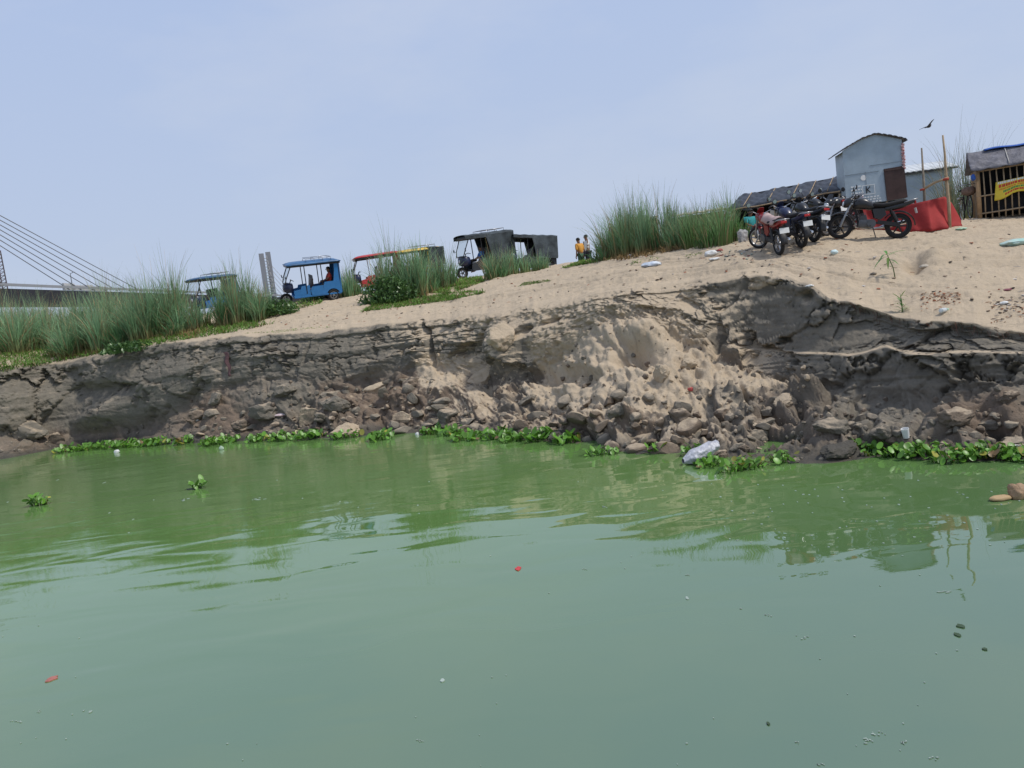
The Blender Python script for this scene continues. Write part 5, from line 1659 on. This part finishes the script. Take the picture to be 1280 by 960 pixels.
# ground cover, nobody could count it
def patch(poly, n, seed, h0, h1, cb, cm, ct):
    """blades over a patch outlined on the ground"""
    g = np.random.default_rng(seed); xs, ys = [q[0] for q in poly], [q[1] for q in poly]
    pts = []
    tries = 0
    while len(pts) < n and tries < n * 12:
        tries += 1
        x, y = g.uniform(min(xs), max(xs)), g.uniform(min(ys), max(ys))
        ins = False
        for i in range(len(poly)):
            (xa, ya), (xb, yb) = poly[i], poly[i - 1]
            if (ya > y) != (yb > y) and x < (xb - xa) * (y - ya) / (yb - ya) + xa: ins = not ins
        if not ins or vnoise(np.array([[x * .09, y * .25, seed]]))[0] < g.uniform(-1.0, .0): continue
        p = hit(x, y)
        if p is not None: pts.append(p)
    m = len(pts)
    V, F_, T_ = blades(m, .01, .01, h0, h1, .042, .9, seed, cb, cm, ct, 3)
    off = np.array([list(p) for p in pts])
    return V + np.repeat(off, 8, 0), F_, T_
GC = [([(-20, 452), (-20, 470), (60, 455), (150, 438), (225, 426), (300, 414), (340, 405), (260, 405), (140, 420), (0, 432)], 6500, .08, .36),
      ([(300, 412), (330, 395), (400, 380), (408, 372), (340, 380), (270, 395)], 2000, .08, .28),
      ([(345, 416), (420, 408), (380, 410), (300, 417)], 400, .04, .10),
      ([(452, 390), (500, 384), (560, 376), (606, 366), (600, 363), (560, 366), (520, 374), (480, 372)], 4200, .06, .22),
      ([(560, 368), (606, 352), (600, 346), (550, 352), (520, 364)], 2600, .08, .28),
      ([(648, 358), (690, 351), (686, 349), (655, 353)], 1200, .04, .10),
      ([(700, 336), (735, 330), (776, 322), (770, 316), (735, 322)], 1800, .06, .2),
      ([(788, 331), (830, 322), (812, 321), (790, 326)], 140, .03, .1),
      ([(860, 322), (885, 316), (870, 314), (856, 318)], 90, .03, .1)]
parts = [patch(pl_, n, 500 + i, h0, h1, (.07, .13, .03), (.14, .28, .05), (.2, .34, .07)) for i, (pl_, n, h0, h1) in enumerate(GC)]
V, F_, T_ = join(parts)
o = np_mesh('ground_grass', V, F_, BLADE, tint=T_)
tag(o, 'short green grass creeping over the sandy slope', 'grass', kind='stuff')
parts = [patch(pl_, n, 600 + i, .05, .4, (.2, .12, .05), (.32, .21, .09), (.38, .28, .14)) for i, (pl_, n) in enumerate((([(745, 326), (775, 326), (850, 313), (850, 303), (800, 310), (760, 312)], 1300), ([(80, 448), (150, 438), (140, 430), (90, 436)], 500), ([(235, 425), (260, 415), (245, 410), (225, 418)], 200)))]
V, F_, T_ = join(parts)
o = np_mesh('dry_straw', V, F_, BLADE, tint=T_)
tag(o, 'dry straw lying at the feet of the grass', 'straw', kind='stuff')

# two leafy seedlings on the sand
def leafstrip(mb, p0, az, ln, rise, droop, w_, c):
    n = 7
    vs_ = []
    for k in range(n + 1):
        s_ = k / n
        x = ln * s_; z = rise * s_ - droop * s_ * s_
        ww = w_ * math.sin(math.pi * (.12 + .88 * s_)) ** .8
        d = Vector((math.cos(az), math.sin(az), 0)); q = Vector((-math.sin(az), math.cos(az), 0))
        c_ = Vector(p0) + d * x + Vector((0, 0, z))
        vs_ += [c_ - q * ww + Vector((0, 0, .25 * ww)), c_ - Vector((0, 0, 0)), c_ + q * ww + Vector((0, 0, .25 * ww))]
    fs = []
    for k in range(n):
        fs += [(3 * k, 3 * k + 1, 3 * k + 4, 3 * k + 3), (3 * k + 1, 3 * k + 2, 3 * k + 5, 3 * k + 4)]
    mb.add(vs_, fs, c)
p = hit(1119, 346)
t1 = thing('leafy_seedling', 'spindly plant with long arching leaves on the sand above the brink', 'plant', p)
MB().tube([(0, 0, -.05), (-.03, 0, .2), (-.10, .02, .42), (-.13, .02, .50)], [.012, .010, .008, .005], 6, (.10, .16, .05)).build('stem', LEAF, t1, smooth=True, tint=True)
mb = MB()
g_ = random.Random(8)
for (z, az, ln, rise, dr) in ((.46, 10, .46, .22, .16), (.44, 190, .36, .05, .28), (.48, 200, .24, .12, .25), (.42, 240, .30, .0, .25), (.50, 330, .26, .14, .3), (.38, 300, .22, -.02, .12), (.5, 80, .2, .18, .1), (.3, 20, .10, .05, .05), (.22, 200, .09, .04, .04)):
    leafstrip(mb, (-.12 * z / .46, .02, z), R(az), ln, rise, dr, .028, (.11 * g_.uniform(.8, 1.2), .24 * g_.uniform(.8, 1.2), .045))
mb.build('leaf', LEAF, t1, smooth=True, tint=True)
p = hit(1128, 390)
t2 = thing('leafy_seedling', 'bushy upright seedling rooted right at the brink', 'plant', p)
MB().tube([(0, 0, -.05), (0, 0, .2), (-.02, 0, .36)], [.012, .009, .004], 6, (.10, .18, .05)).build('stem', LEAF, t2, smooth=True, tint=True)
mb = MB()
for k in range(17):
    z = .01 + .018 * k
    leafstrip(mb, (-.0012 * k, 0, z), g_.uniform(0, 6.28), g_.uniform(.10, .19), g_.uniform(.06, .18), g_.uniform(.03, .12), .018, (.12 * g_.uniform(.8, 1.3), .27 * g_.uniform(.8, 1.2), .04))
mb.build('leaf', LEAF, t2, smooth=True, tint=True)

# ================================================================ water hyacinths
HY = [(95, 563, .9, .22, 60, 'thin left end of the long hyacinth strip'), (125, 560, .8, .25, 70, 'leafy hyacinth patch under the dark hollow of the bank'), (160, 558, .8, .25, 70, 'hyacinth patch beside the white scrap at the waterline'), (195, 556, .7, .25, 75, 'bright raised hyacinth patch under the left cliff'), (232, 554, .4, .2, 34, 'small yellowish hyacinth patch before the brown talus'),
      (275, 554, .7, .25, 80, 'round hyacinth patch at the foot of the brown clods'), (325, 551, .5, .2, 40, 'flat hyacinth patch left of the ochre clod'), (358, 549, .6, .22, 60, 'hyacinth patch in front of the ochre clod'), (390, 546, .55, .2, 60, 'hyacinth patch right of the ochre clod'), (432, 547, .5, .18, 45, 'hyacinth patch before the pale flat slab'), (476, 548, .35, .3, 40, 'lone hyacinth tuft pushed out into the water'),
      (545, 541, .35, .18, 40, 'hyacinth tuft beside a white scrap under the crack'), (566, 543, .3, .16, 34, 'small hyacinth tuft below the dark block'), (585, 549, .4, .2, 45, 'hyacinth tuft drifting before the bank centre'), (622, 547, .45, .2, 60, 'dense bright hyacinth tuft in the bank centre'), (642, 550, .35, .18, 44, 'hyacinth tuft joined to the dense one'), (675, 548, .4, .18, 50, 'hyacinth tuft left of the black stone'), (706, 552, .33, .16, 46, 'large leaved hyacinth tuft right of the black stone'),
      (752, 567, .4, .15, 26, 'sparse hyacinth tuft beside the low mud spit'), (823, 562, .15, .1, 14, 'tiny hyacinth tuft at the mud spit tip'), (866, 565, .15, .1, 16, 'tiny hyacinth tuft left of the plastic sack'), (886, 582, .18, .16, 34, 'hyacinth tuft growing in front of the plastic sack'), (912, 590, .22, .1, 14, 'trailing hyacinth sprigs right of the sack'), (936, 584, .3, .14, 34, 'yellow green hyacinth tuft under the cracked slab'), (978, 576, .2, .12, 26, 'hyacinth tuft beside a grey stone'),
      (1080, 558, .25, .12, 24, 'hyacinth tuft by the blue scrap'), (1105, 565, .42, .2, 80, 'largest leafy hyacinth clump near the right shore'), (1135, 568, .3, .15, 40, 'hyacinth clump under the white cup'), (1160, 566, .3, .15, 34, 'hyacinth clump with brown stalks right of the cup'), (1188, 575, .3, .14, 46, 'low hyacinth clump below the orange crust'), (1215, 570, .25, .12, 26, 'hyacinth clump right of the orange crust'), (1236, 568, .35, .16, 60, 'hyacinth clump left of the white rag'), (1276, 573, .25, .14, 44, 'hyacinth clump at the right edge of the photo'),
      (248, 610, .22, .12, 12, 'sprig of floating hyacinth adrift on open water'), (50, 631, .35, .14, 20, 'flat sprig adrift nearest the left edge')]
for i, (px, py, rx, ry, n, lab) in enumerate(HY):
    p = on_water(px, py)
    h_ = hit(px, py)
    if h_ is not None and h_.z > 0.0 and (h_ - EYE).length < (p - EYE).length: p = Vector((h_.x, h_.y, max(0, h_.z)))
    k = 1.0
    far_ = to_px(p)[2] > 16
    hyacinth(p, lab, rx * (.85 if i < 33 else .5), ry * (1.6 if i < 33 else .7), int(n * 1.45), 40 + i, .068 if far_ else .05, .06 if i not in (4, 23) else .3)

# ================================================================ fallen clods
clodm = {'grey': mat('grey_silt_clod', (.17, .16, .138), .95, var=.3, scale=4, bump=.03, bscale=14), 'brown': mat('brown_earth_clod', (.185, .14, .10), .95, var=.35, scale=4, bump=.03, bscale=14),
         'sandy': mat('sandy_clod', (.33, .265, .195), .95, var=.2, scale=4, bump=.03, bscale=16), 'ochre': mat('ochre_clod', (.26, .165, .085), .95, var=.2, scale=4, bump=.02, bscale=14), 'black': mat('wet_black_clod', (.05, .047, .04), .6, var=.3, scale=4, bump=.02, bscale=12)}
CL = [(388, 520, 18, 15, 'ochre', 'ochre clod with a flat face low on the left talus'), (503, 522, 17, 9, 'ochre', 'ochre block beside the crack low on the bank'), (330, 515, 24, 15, 'grey', 'grey clod with a slanting top on the left talus'), (300, 532, 13, 9, 'brown', 'brown clod near the water under the left talus'), (270, 498, 14, 9, 'grey', 'pale grey clod at the top of the left talus'), (250, 520, 18, 10, 'brown', 'brown clod next to the left undercut'),
      (437, 538, 22, 10, 'sandy', 'pale flat slab lying at the waterline'), (420, 505, 20, 12, 'grey', 'dark grey clod in the middle of the talus'), (355, 490, 16, 10, 'grey', 'grey clod under the left cliff face'), (470, 485, 20, 9, 'sandy', 'long sandy block resting against the cliff'), (560, 520, 15, 12, 'grey', 'dark angular block right of the ochre one'), (598, 470, 20, 13, 'sandy', 'sandy block with a dark broken side'),
      (630, 420, 24, 18, 'sandy', 'large rounded sandy block high in the bank centre'), (730, 478, 11, 8, 'sandy', 'small sandy clod at the foot of the spill'), (828, 466, 11, 13, 'sandy', 'upright sandy clod on the dry spill'), (862, 455, 12, 8, 'sandy', 'pair sized sandy clod at the spill edge'), (697, 546, 15, 8, 'black', 'black wet stone between hyacinths'), (775, 512, 16, 13, 'grey', 'pointed grey clod low on the spill'), (850, 520, 16, 11, 'brown', 'brown clod below the red scrap'),
      (905, 520, 18, 11, 'brown', 'brown clod left of the cracked slab'), (950, 545, 17, 10, 'grey', 'grey clod under the cracked slab'), (995, 576, 9, 4, 'grey', 'flat grey stone at the waterline on the right'), (1040, 530, 24, 14, 'grey', 'big grey clod right of the cracked slab'), (1050, 562, 26, 12, 'black', 'dark wet clod reaching into the water'), (1108, 540, 16, 9, 'grey', 'grey clod left of the white cup'), (1195, 520, 24, 13, 'brown', 'broad brown clod above the orange crust'),
      (1240, 530, 16, 10, 'grey', 'grey clod behind the white rag'), (1262, 495, 15, 9, 'brown', 'brown clod with roots at the right edge'), (765, 566, 13, 5, 'black', 'flat black stone on the mud spit'), (800, 568, 14, 3.5, 'black', 'low black mud spit lying in the water'), (40, 540, 22, 14, 'grey', 'grey clod at the left end of the bank'), (70, 548, 14, 8, 'brown', 'brown clod by the left waterline'), (905, 570, 8, 5, 'brown', 'small brown clod behind the plastic sack'), (930, 560, 10, 6, 'brown', 'brown clod above the yellow green hyacinth'),
      (515, 480, 14, 10, 'brown', 'reddish brown clod under the crack'), (660, 500, 13, 9, 'grey', 'grey clod below the rounded block'), (720, 540, 14, 10, 'brown', 'brown clod over the black stone'), (985, 500, 18, 9, 'sandy', 'sandy cracked slab right of centre')]
KIND = {'grey': (.05, .05, .0), 'brown': (.08, .75, .0), 'sandy': (.85, .1, 0), 'ochre': (.45, .9, 0), 'black': (0, .1, .9)}
def soil_attr(o, kind):
    me = o.data
    nz_ = np.zeros(len(me.vertices) * 3, np.float32); me.vertices.foreach_get('normal', nz_); nz_ = nz_.reshape(-1, 3)[:, 2]
    k = KIND[kind]; A = np.ones((len(nz_), 4), np.float32)
    A[:, 0] = np.clip(k[0] + .45 * smooth01(nz_, .45, .95) * (kind != 'black'), 0, 1); A[:, 1] = k[1]; A[:, 2] = k[2]
    at_ = me.attributes.new('soil', 'FLOAT_COLOR', 'POINT'); at_.data.foreach_set('color', A.ravel())
for i, (px, py, rx, ry, kind, lab) in enumerate(CL):
    h_, n_ = hitn(px, py + ry * .5)
    if h_ is None: continue
    d = to_px(h_)[2]
    sx, sz = rx * d / FPX, ry * d / FPX
    v_, f = clod_mesh(300 + i, 4, .34, 6)
    v_ = v_ * np.array([sx, (sx + sz) * .42, sz])
    o = MB().add([tuple(q) for q in v_], f).build('earth_clod', SOIL, smooth=True, angle=32)
    soil_attr(o, kind)
    o.location = h_ + Vector((0, (sx + sz) * .10, sz * .35))
    o.rotation_euler = (rnd.uniform(-.25, .25), rnd.uniform(-.25, .25), rnd.uniform(-.5, .5))
    tag(o, lab, 'clod', 'clods of earth fallen from the bank')
# rubble: crumbs past counting
def rubble(zone, n, seed, smin, smax, m, name, label):
    g = np.random.default_rng(seed); base = [clod_mesh(800 + k, 2, .3, 5) for k in range(6)]
    mb = MB(); c = 0; tries = 0
    while c < n and tries < n * 4:
        tries += 1
        x = g.uniform(zone[0], zone[2]); u = g.uniform(0, 1)
        lo, hi = float(foot_y(x)) + zone[1], float(shore_y(x)) + zone[3]
        y = lo + (hi - lo) * u
        h_ = hit(x, y)
        if h_ is None or h_.z < -.02: continue
        s_ = smin + (smax - smin) * g.uniform(0, 1) ** 3
        v_, f = base[c % 6]
        q = Matrix.Rotation(g.uniform(0, 6.28), 3, 'Z') @ Matrix.Rotation(g.uniform(0, 6.28), 3, 'X')
        mb.add([tuple(Vector(h_) + (q @ Vector(w_)) * s_) for w_ in v_], f); c += 1
    o = mb.build(name, SOIL, smooth=True, angle=28)
    soil_attr(o, m)
    tag(o, label, kind='stuff')
def lumps(n, seed, xr, kind, name, label, s0, s1, ulo=0.0, uhi=1.0):
    g = np.random.default_rng(seed); base = [clod_mesh(840 + k + seed, 3, .16, 10) for k in range(7)]
    mb = MB(); c = 0
    while c < n:
        x = g.uniform(*xr); lo, hi = float(foot_y(x)), float(shore_y(x)) - 3
        h_ = hit(x, lo + (hi - lo) * (ulo + (uhi - ulo) * g.uniform())); c += 1
        if h_.z < 0: continue
        s_ = s0 + (s1 - s0) * g.uniform() ** 2.2; v_, f = base[c % 7]
        q = Matrix.Rotation(g.uniform(0, 6.28), 3, 'Z') @ Matrix.Rotation(g.uniform(-.6, .6), 3, 'X')
        e = Vector((g.uniform(.8, 1.5), g.uniform(.7, 1.1), g.uniform(.5, .9))) * s_
        mb.add([tuple(Vector(h_) + q @ Vector((w_[0] * e.x, w_[1] * e.y, w_[2] * e.z))) for w_ in v_], f)
    o = mb.build(name, SOIL, smooth=True, angle=24); soil_attr(o, kind); tag(o, label, kind='stuff')
lumps(60, 5, (560, 900), 'brown', 'brown_lumps', 'broken brown earth lumps heaped below the sand spill', .08, .30, .6, 1)
lumps(70, 6, (230, 560), 'grey', 'grey_lumps', 'broken grey silt lumps heaped under the left cliff', .07, .28, .1, 1)
lumps(45, 7, (540, 960), 'grey', 'grey_lumps', 'broken grey silt lumps in the middle of the talus', .08, .28, .5, 1)
lumps(55, 8, (900, 1285), 'grey', 'grey_lumps', 'broken grey silt lumps along the right talus', .04, .17, .25, 1)
lumps(40, 9, (240, 520), 'brown', 'brown_lumps', 'broken brown earth lumps on the left talus', .06, .2, .4, 1)
rubble((200, -4, 1290, -2), 300, 1, .015, .09, 'brown', 'brown_rubble', 'brown earth crumbs strewn over the talus')
rubble((0, -6, 1290, -2), 300, 2, .015, .09, 'grey', 'grey_rubble', 'grey silt crumbs strewn over the talus')
rubble((520, -30, 1020, -20), 350, 3, .012, .07, 'sandy', 'sandy_rubble', 'dry sandy crumbs on the spill')

# ================================================================ litter
def crumple(px, py, w_, h, m, name, label, cat, seed=0, amp=.35, water=False, rz=0.0, depth=None, freq=2.2):
    p = on_water(px, py) if water else hit(px, py)
    d = to_px(p)[2]
    sx, sz = w_ * d / FPX / 2, h * d / FPX / 2
    o = MB().ball((0, 0, 0), (1, 1, 1), seed, amp, 3, freq=freq)
    o.v = [(x * sx, y * (depth or sx * .7), z * sz) for x, y, z in o.v]
    o = o.build(name, m, smooth=True, angle=45)
    o.location = p + Vector((0, 0, sz * .55)); o.rotation_euler = (0, 0, rz)
    return tag(o, label, cat)
wp = mat('white_plastic_bag', (.62, .62, .6), .5, var=.15, scale=9, bump=.02, bscale=12)
bwp = mat('blue_white_plastic_bag', (.42, .52, .66), .5, var=.3, scale=7, bump=.02, bscale=12, var2=(.7, .72, .74))
crumple(815, 333, 24, 8, bwp, 'plastic_bag', 'blue and white plastic bag lying on the sand below the grass', 'bag', 1)
crumple(889, 320, 17, 9, wp, 'plastic_bag', 'white plastic bag left of the motorcycles', 'bag', 2)
crumple(893, 325, 14, 4, wp, 'paper_scrap', 'flat white scrap just below the white bag', 'scrap', 3)
crumple(929, 302, 13, 20, mat('dirty_sack', (.34, .33, .32), .8, var=.4, scale=14, bump=.03, bscale=16), 'rubbish_sack', 'dirty upright rubbish sack by the red motorcycle', 'sack', 4, .6)
crumple(900, 314, 8, 4, MM('red_litter', (.3, .08, .07), .7), 'rag', 'dull red rag between white bag and sack', 'rag', 5)
crumple(1043, 317, 9, 6, MM('pale_teal_bag', (.5, .62, .62), .5), 'plastic_bag', 'tiny pale teal bag on the sand under the motorcycles', 'bag', 6)
crumple(1201, 287, 14, 3, MM('pale_green_bag', (.36, .52, .38), .6), 'plastic_bag', 'flat pale green bag by the foot of the red cloth', 'bag', 7)
crumple(1268, 306, 34, 9, mat('white_green_sack', (.62, .66, .62), .6, var=.2, scale=4, var2=(.25, .48, .42)), 'cement_sack', 'flattened white and green sack at the right edge of the sand', 'sack', 8)
crumple(788, 321, 7, 4, wp, 'paper_scrap', 'white scrap at the foot of the golden grass', 'scrap', 9)
crumple(352, 520, 16, 5, MM('pink_white_wrapper', (.6, .36, .36), .6, var=.3, scale=12, var2=(.75, .7, .68)), 'wrapper', 'pink and white wrapper on the left talus', 'wrapper', 10)
crumple(244, 527, 14, 6, wp, 'wrapper', 'white wrapper lodged in the brown talus at the left', 'wrapper', 11)
crumple(864, 488, 9, 5, MM('red_scrap', (.42, .08, .07), .6), 'wrapper', 'red scrap on the dry sand spill', 'wrapper', 12)
crumple(1087, 562, 10, 6, MM('pale_blue_scrap', (.45, .55, .62), .5), 'wrapper', 'pale blue scrap among hyacinths on the right', 'wrapper', 13)
crumple(1201, 566, 17, 9, mat('orange_crust', (.5, .29, .14), .8, var=.15, scale=6), 'bread_crust', 'round orange crust with a hole by the waterline', 'crust', 14, .12)
crumple(1268, 562, 20, 9, wp, 'rag', 'white rag caught at the waterline near the right edge', 'rag', 15, .5)
crumple(146, 566, 7, 5, wp, 'plastic_scrap', 'white scrap floating by the left hyacinth strip', 'scrap', 16, water=True)
crumple(522, 546, 6, 7, MM('grey_white_scrap', (.5, .52, .52), .5), 'plastic_scrap', 'grey white scrap at the waterline below the crack', 'scrap', 17)
crumple(277, 562, 6, 6, MM('pale_green_scrap', (.36, .45, .34), .5), 'plastic_scrap', 'pale scrap floating before the round hyacinth patch', 'scrap', 18, water=True)
crumple(1259, 363, 11, 3, MM('maroon_scrap', (.22, .07, .09), .6), 'wrapper', 'maroon wrapper on the sand near the right edge', 'wrapper', 19)
crumple(1255, 380, 10, 5, wp, 'plastic_scrap', 'white scrap on the littered sand at the right edge', 'scrap', 20)
crumple(1155, 335, 12, 6, mat('pale_stone', (.42, .37, .30), .9), 'stone', 'pale stone below the pit in the sand', 'stone', 21, .25)
crumple(1012, 358, 10, 3, wp, 'paper_scrap', 'white scrap at the notch in the brink', 'scrap', 22)
crumple(1092, 343, 8, 3, oldwood, 'wood_chip', 'flat pale wood chip left of the spindly plant', 'wood chip', 23)
# clear bottle
p = hit(1180, 391); bt = thing('plastic_bottle', 'clear plastic bottle with pale green cap lying at the brink', 'bottle', p + Vector((0, 0, .05)), R(35))
MB().lathe([(0, -.11), (.04, -.11), (.043, -.09), (.04, -.02), (.043, .0), (.04, .05), (.018, .10), (.016, .12), (0, .12)], (0, 0, 0), 14, (0, R(90), 0)).build('bottle_body', MM('clear_pet', (.62, .66, .66), .2, spec=.5, alpha=.75), bt, smooth=True)
MB().lathe([(0, 0), (.022, 0), (.022, .03), (0, .03)], (.115, 0, 0), 12, (0, R(90), 0)).build('cap', MM('pale_green_cap', (.35, .6, .42), .4), bt, smooth=True, angle=40)
# white cup
p = hit(1133, 547); cp = MB().lathe([(0, 0), (.045, 0), (.058, .15), (.054, .15), (.042, .01), (0, .01)], (0, 0, 0), 18, (R(8), R(-10), 0)).build('foam_cup', white_m, smooth=True, angle=40, loc=p)
tag(cp, 'white paper cup standing on the mud above the hyacinths', 'cup')
# plastic sack half in the water
p = on_water(876, 578)
def sackf(u, v_):
    a = v_ * 6.283
    r_ = .115 * (1 - .25 * (u > .85)) * (.35 + .65 * min(1, u * 4)) * (1 + .07 * math.sin(a * 6 + 2.2 * math.sin(u * 9)) + .04 * math.sin(a * 11 + u * 5))
    return (-.32 + .62 * u, r_ * 1.25 * math.cos(a), .05 + .22 * u + r_ * math.sin(a))
o = MB().sheet(sackf, 30, 30).build('plastic_sack', mat('milky_plastic_sack', (.42, .42, .45), .35, var=.3, scale=10, bump=.03, bscale=14, var2=(.6, .6, .64), spec=.5), smooth=True, loc=p)
o.rotation_euler = (0, R(4), R(12))
tag(o, 'milky grey plastic sack half sunk at the waterline', 'sack')
# drowned bundle at the right edge
p = on_water(1268, 623); bdm = mat('sodden_brown_cloth', (.33, .215, .125), .6, var=.3, scale=9, bump=.03, bscale=16)
fb = thing('floating_bundle', 'sodden brown bundle with a leaf like flap floating at the right', 'bundle', p)
MB().ball((.06, 0, .07), (.13, .10, .10), 7, .45, 3).ball((-.0, .02, .12), (.06, .06, .06), 9, .4, 2).build('bundle_body', bdm, fb, smooth=True)
MB().ball((-.16, 0, .025), (.14, .07, .03), 8, .25, 3).build('flap', MM('tan_leaf', (.42, .29, .15), .6), fb, smooth=True)
# red strip hanging on the left cliff
h_ = hit(284, 440); h2_ = hit(290, 470)
o = MB().sheet(lambda u, v_: (Vector(h_) * (1 - v_) + Vector(h2_) * v_) - Vector(h_) + Vector(((u - .5) * .16 * (1 - .5 * v_) + .03 * math.sin(v_ * 12), -.14 + .03 * math.sin(v_ * 9 + u * 4), 0)), 5, 16, .01).build('cloth_strip', MM('faded_maroon_cloth', (.07, .038, .04), .9, var=.4, scale=12), smooth=True, loc=h_)
tag(o, 'faded maroon cloth strip hanging down the left cliff face', 'cloth strip')
# things floating on the open water
def flat(px, py, w_, h, m, name, label, cat, seed, th=.012):
    p = on_water(px, py); d = to_px(p)[2]; g = random.Random(seed)
    dep = EYE.z / max(.05, (P(px, py, 1) - EYE).normalized().z * -1)
    a = w_ * d / FPX / 2; bb = h * d / FPX / 2 / max(.1, EYE.z / (p - EYE).length)
    th = min(th, .008)
    n = 11; pts = [(a * math.cos(6.283 * k / n) * g.uniform(.6, 1.1), bb * math.sin(6.283 * k / n) * g.uniform(.6, 1.1)) for k in range(n)]
    o = MB().prism(pts, -.004, th, 'XY').build(name, m, loc=p)
    return tag(o, label, cat)
flat(648, 711, 9, 5, MM('red_float', (.5, .05, .05), .5), 'red_scrap', 'small red scrap floating on mid water', 'scrap', 1, .02)
flat(65, 849, 14, 6, MM('faded_red_wrapper', (.36, .13, .10), .5, var=.3, scale=40), 'wrapper', 'faded red wrapper afloat in the lower left', 'wrapper', 2)
flat(1201, 783, 10, 5, MM('dark_wet_leaf', (.045, .075, .035), .5), 'leaf', 'upper of two dark leaves afloat on the right', 'leaf', 3)
flat(1197, 794, 9, 5, MM('dark_wet_leaf', (.045, .075, .035), .5), 'leaf', 'lower of two dark leaves afloat on the right', 'leaf', 4)
flat(1231, 812, 6, 3, MM('dark_wet_leaf', (.045, .075, .035), .5), 'leaf', 'single dark speck of leaf right of the leaf pair', 'leaf', 5)
flat(553, 851, 6, 4, MM('pale_scrap', (.36, .42, .37), .6), 'scrap', 'pale triangular scrap afloat below the middle', 'scrap', 6)
flat(960, 905, 5, 4, MM('dark_wet_leaf', (.045, .075, .035), .5), 'twig_bit', 'dark crumb afloat near the bottom right', 'twig', 7)
flat(243, 611, 26, 2.5, MM('dark_wet_stick', (.03, .035, .025), .5), 'stick', 'dark stick afloat beside the drifting sprig', 'stick', 8)
foam = MM('foam_fleck', (.29, .35, .30), .7)
g_ = np.random.default_rng(12); mb = MB()
FX = [(1083, 927, 18, 6), (1098, 916, 10, 5), (1132, 929, 11, 7), (1168, 948, 14, 4), (1005, 797, 10, 3), (960, 770, 8, 3), (926, 761, 7, 2), (859, 748, 5, 4), (755, 634, 10, 3), (322, 624, 13, 3), (235, 625, 14, 3), (860, 719, 6, 2), (730, 712, 6, 2), (995, 928, 6, 3), (1025, 956, 7, 4), (1175, 740, 22, 3), (525, 927, 7, 3), (113, 890, 5, 3), (20, 902, 11, 3), (48, 890, 6, 2)]
for k in range(70):
    FX.append((g_.uniform(0, 1280), 600 + 360 * g_.uniform(0, 1) ** 1.6, g_.uniform(1, 3.2), g_.uniform(.6, 1.4)))
for k in range(60):
    FX.append((g_.uniform(900, 1280), g_.uniform(610, 690), g_.uniform(1.2, 4), g_.uniform(.6, 1.3)))
FX2 = []
for (px, py, w_, h) in FX:
    if w_ < 6: FX2.append((px, py, w_, h)); continue
    for q in range(7): FX2.append((px + g_.normal(0, w_ * .3), py + g_.normal(0, h * .3), w_ * g_.uniform(.1, .4), h * g_.uniform(.12, .35)))
for (px, py, w_, h) in FX2:
    p = on_water(px, py); d = to_px(p)[2]; a = w_ * d / FPX / 2; bb = h * d / FPX / 2 / max(.12, EYE.z / (p - EYE).length)
    n = 7; pts = [(p.x + a * math.cos(6.283 * k / n) * g_.uniform(.4, 1.1), p.y + bb * math.sin(6.283 * k / n) * g_.uniform(.4, 1.1)) for k in range(n)]
    mb.prism(pts, .001, .006, 'XY')
tag(mb.build('foam_flecks', foam), 'pale foam flecks scattered over the water', kind='stuff')
# twigs, chips and crumbs lying on the sand
mb = MB(); cols = [(.10, .07, .05), (.26, .19, .13), (.5, .46, .42), (.34, .14, .08), (.05, .04, .035)]
def scatter(n, xr, yf, seed, pal, smin=.02, smax=.09):
    g = np.random.default_rng(seed)
    for k in range(n):
        x = g.uniform(*xr); lo, hi = float(crest_y(x)) + 4, float(edge_y(x)) - 4
        y = yf(x, g) if yf else lo + (hi - lo) * g.uniform(0, 1)
        p = hit(x, y)
        if p is None: continue
        a = g.uniform(0, 6.28); s_ = g.uniform(smin, smax); c = pal[int(g.integers(len(pal)))]
        dd = Vector((math.cos(a), math.sin(a), g.uniform(-.1, .25))) * s_
        if g.uniform() < .6: mb.tube([p - dd + Vector((0, 0, .012)), p + Vector((0, 0, .02)), p + dd + Vector((0, 0, .012))], [.004, .008, .004], 4, c)
        else: mb.box(p + Vector((0, 0, .008)), (s_, s_ * .6, .02), (g.uniform(-.4, .4), g.uniform(-.4, .4), a), col=c)
scatter(300, (300, 1290), None, 21, cols)
scatter(90, (1150, 1200), lambda x, g: 374 + g.normal(0, 6) + (1175 - x) * .05, 22, [(.36, .15, .08), (.42, .24, .15), (.22, .12, .07)], .02, .05)
scatter(80, (1235, 1285), lambda x, g: 386 + g.normal(0, 11), 23, [(.36, .18, .10), (.18, .13, .09), (.45, .4, .35), (.10, .08, .06)], .02, .07)
scatter(60, (880, 945), lambda x, g: 318 + g.normal(0, 4), 24, [(.55, .55, .55), (.3, .1, .08), (.1, .1, .1), (.3, .4, .35)], .03, .08)
tag(mb.build('scattered_debris', vcol_mat('debris', .8, .2, 0), tint=True), 'twigs chips and scraps scattered over the sand', kind='stuff')
# hanging roots under the brink
mb = MB(); g = np.random.default_rng(31)
for k in range(150):
    x = g.uniform(1040, 1285) if k % 3 else g.uniform(850, 1040)
    y = float(edge_y(x)) + g.uniform(-1, 5); p = hit(x, y)
    if p is None: continue
    ln = g.uniform(.06, .28); q = Vector((g.normal(0, .03), -.05 + g.normal(0, .03), 0))
    mb.tube([p, p + q * .7 + Vector((0, 0, -ln * .5)), p + q + Vector((g.normal(0, .03), 0, -ln))], [.004, .003, .0015], 4, (.09 * g.uniform(.6, 2), .07, .05))
tag(mb.build('hanging_roots', vcol_mat('root_fibre', .9, .1, 0), tint=True), 'fine roots hanging from the undercut brink', kind='stuff')
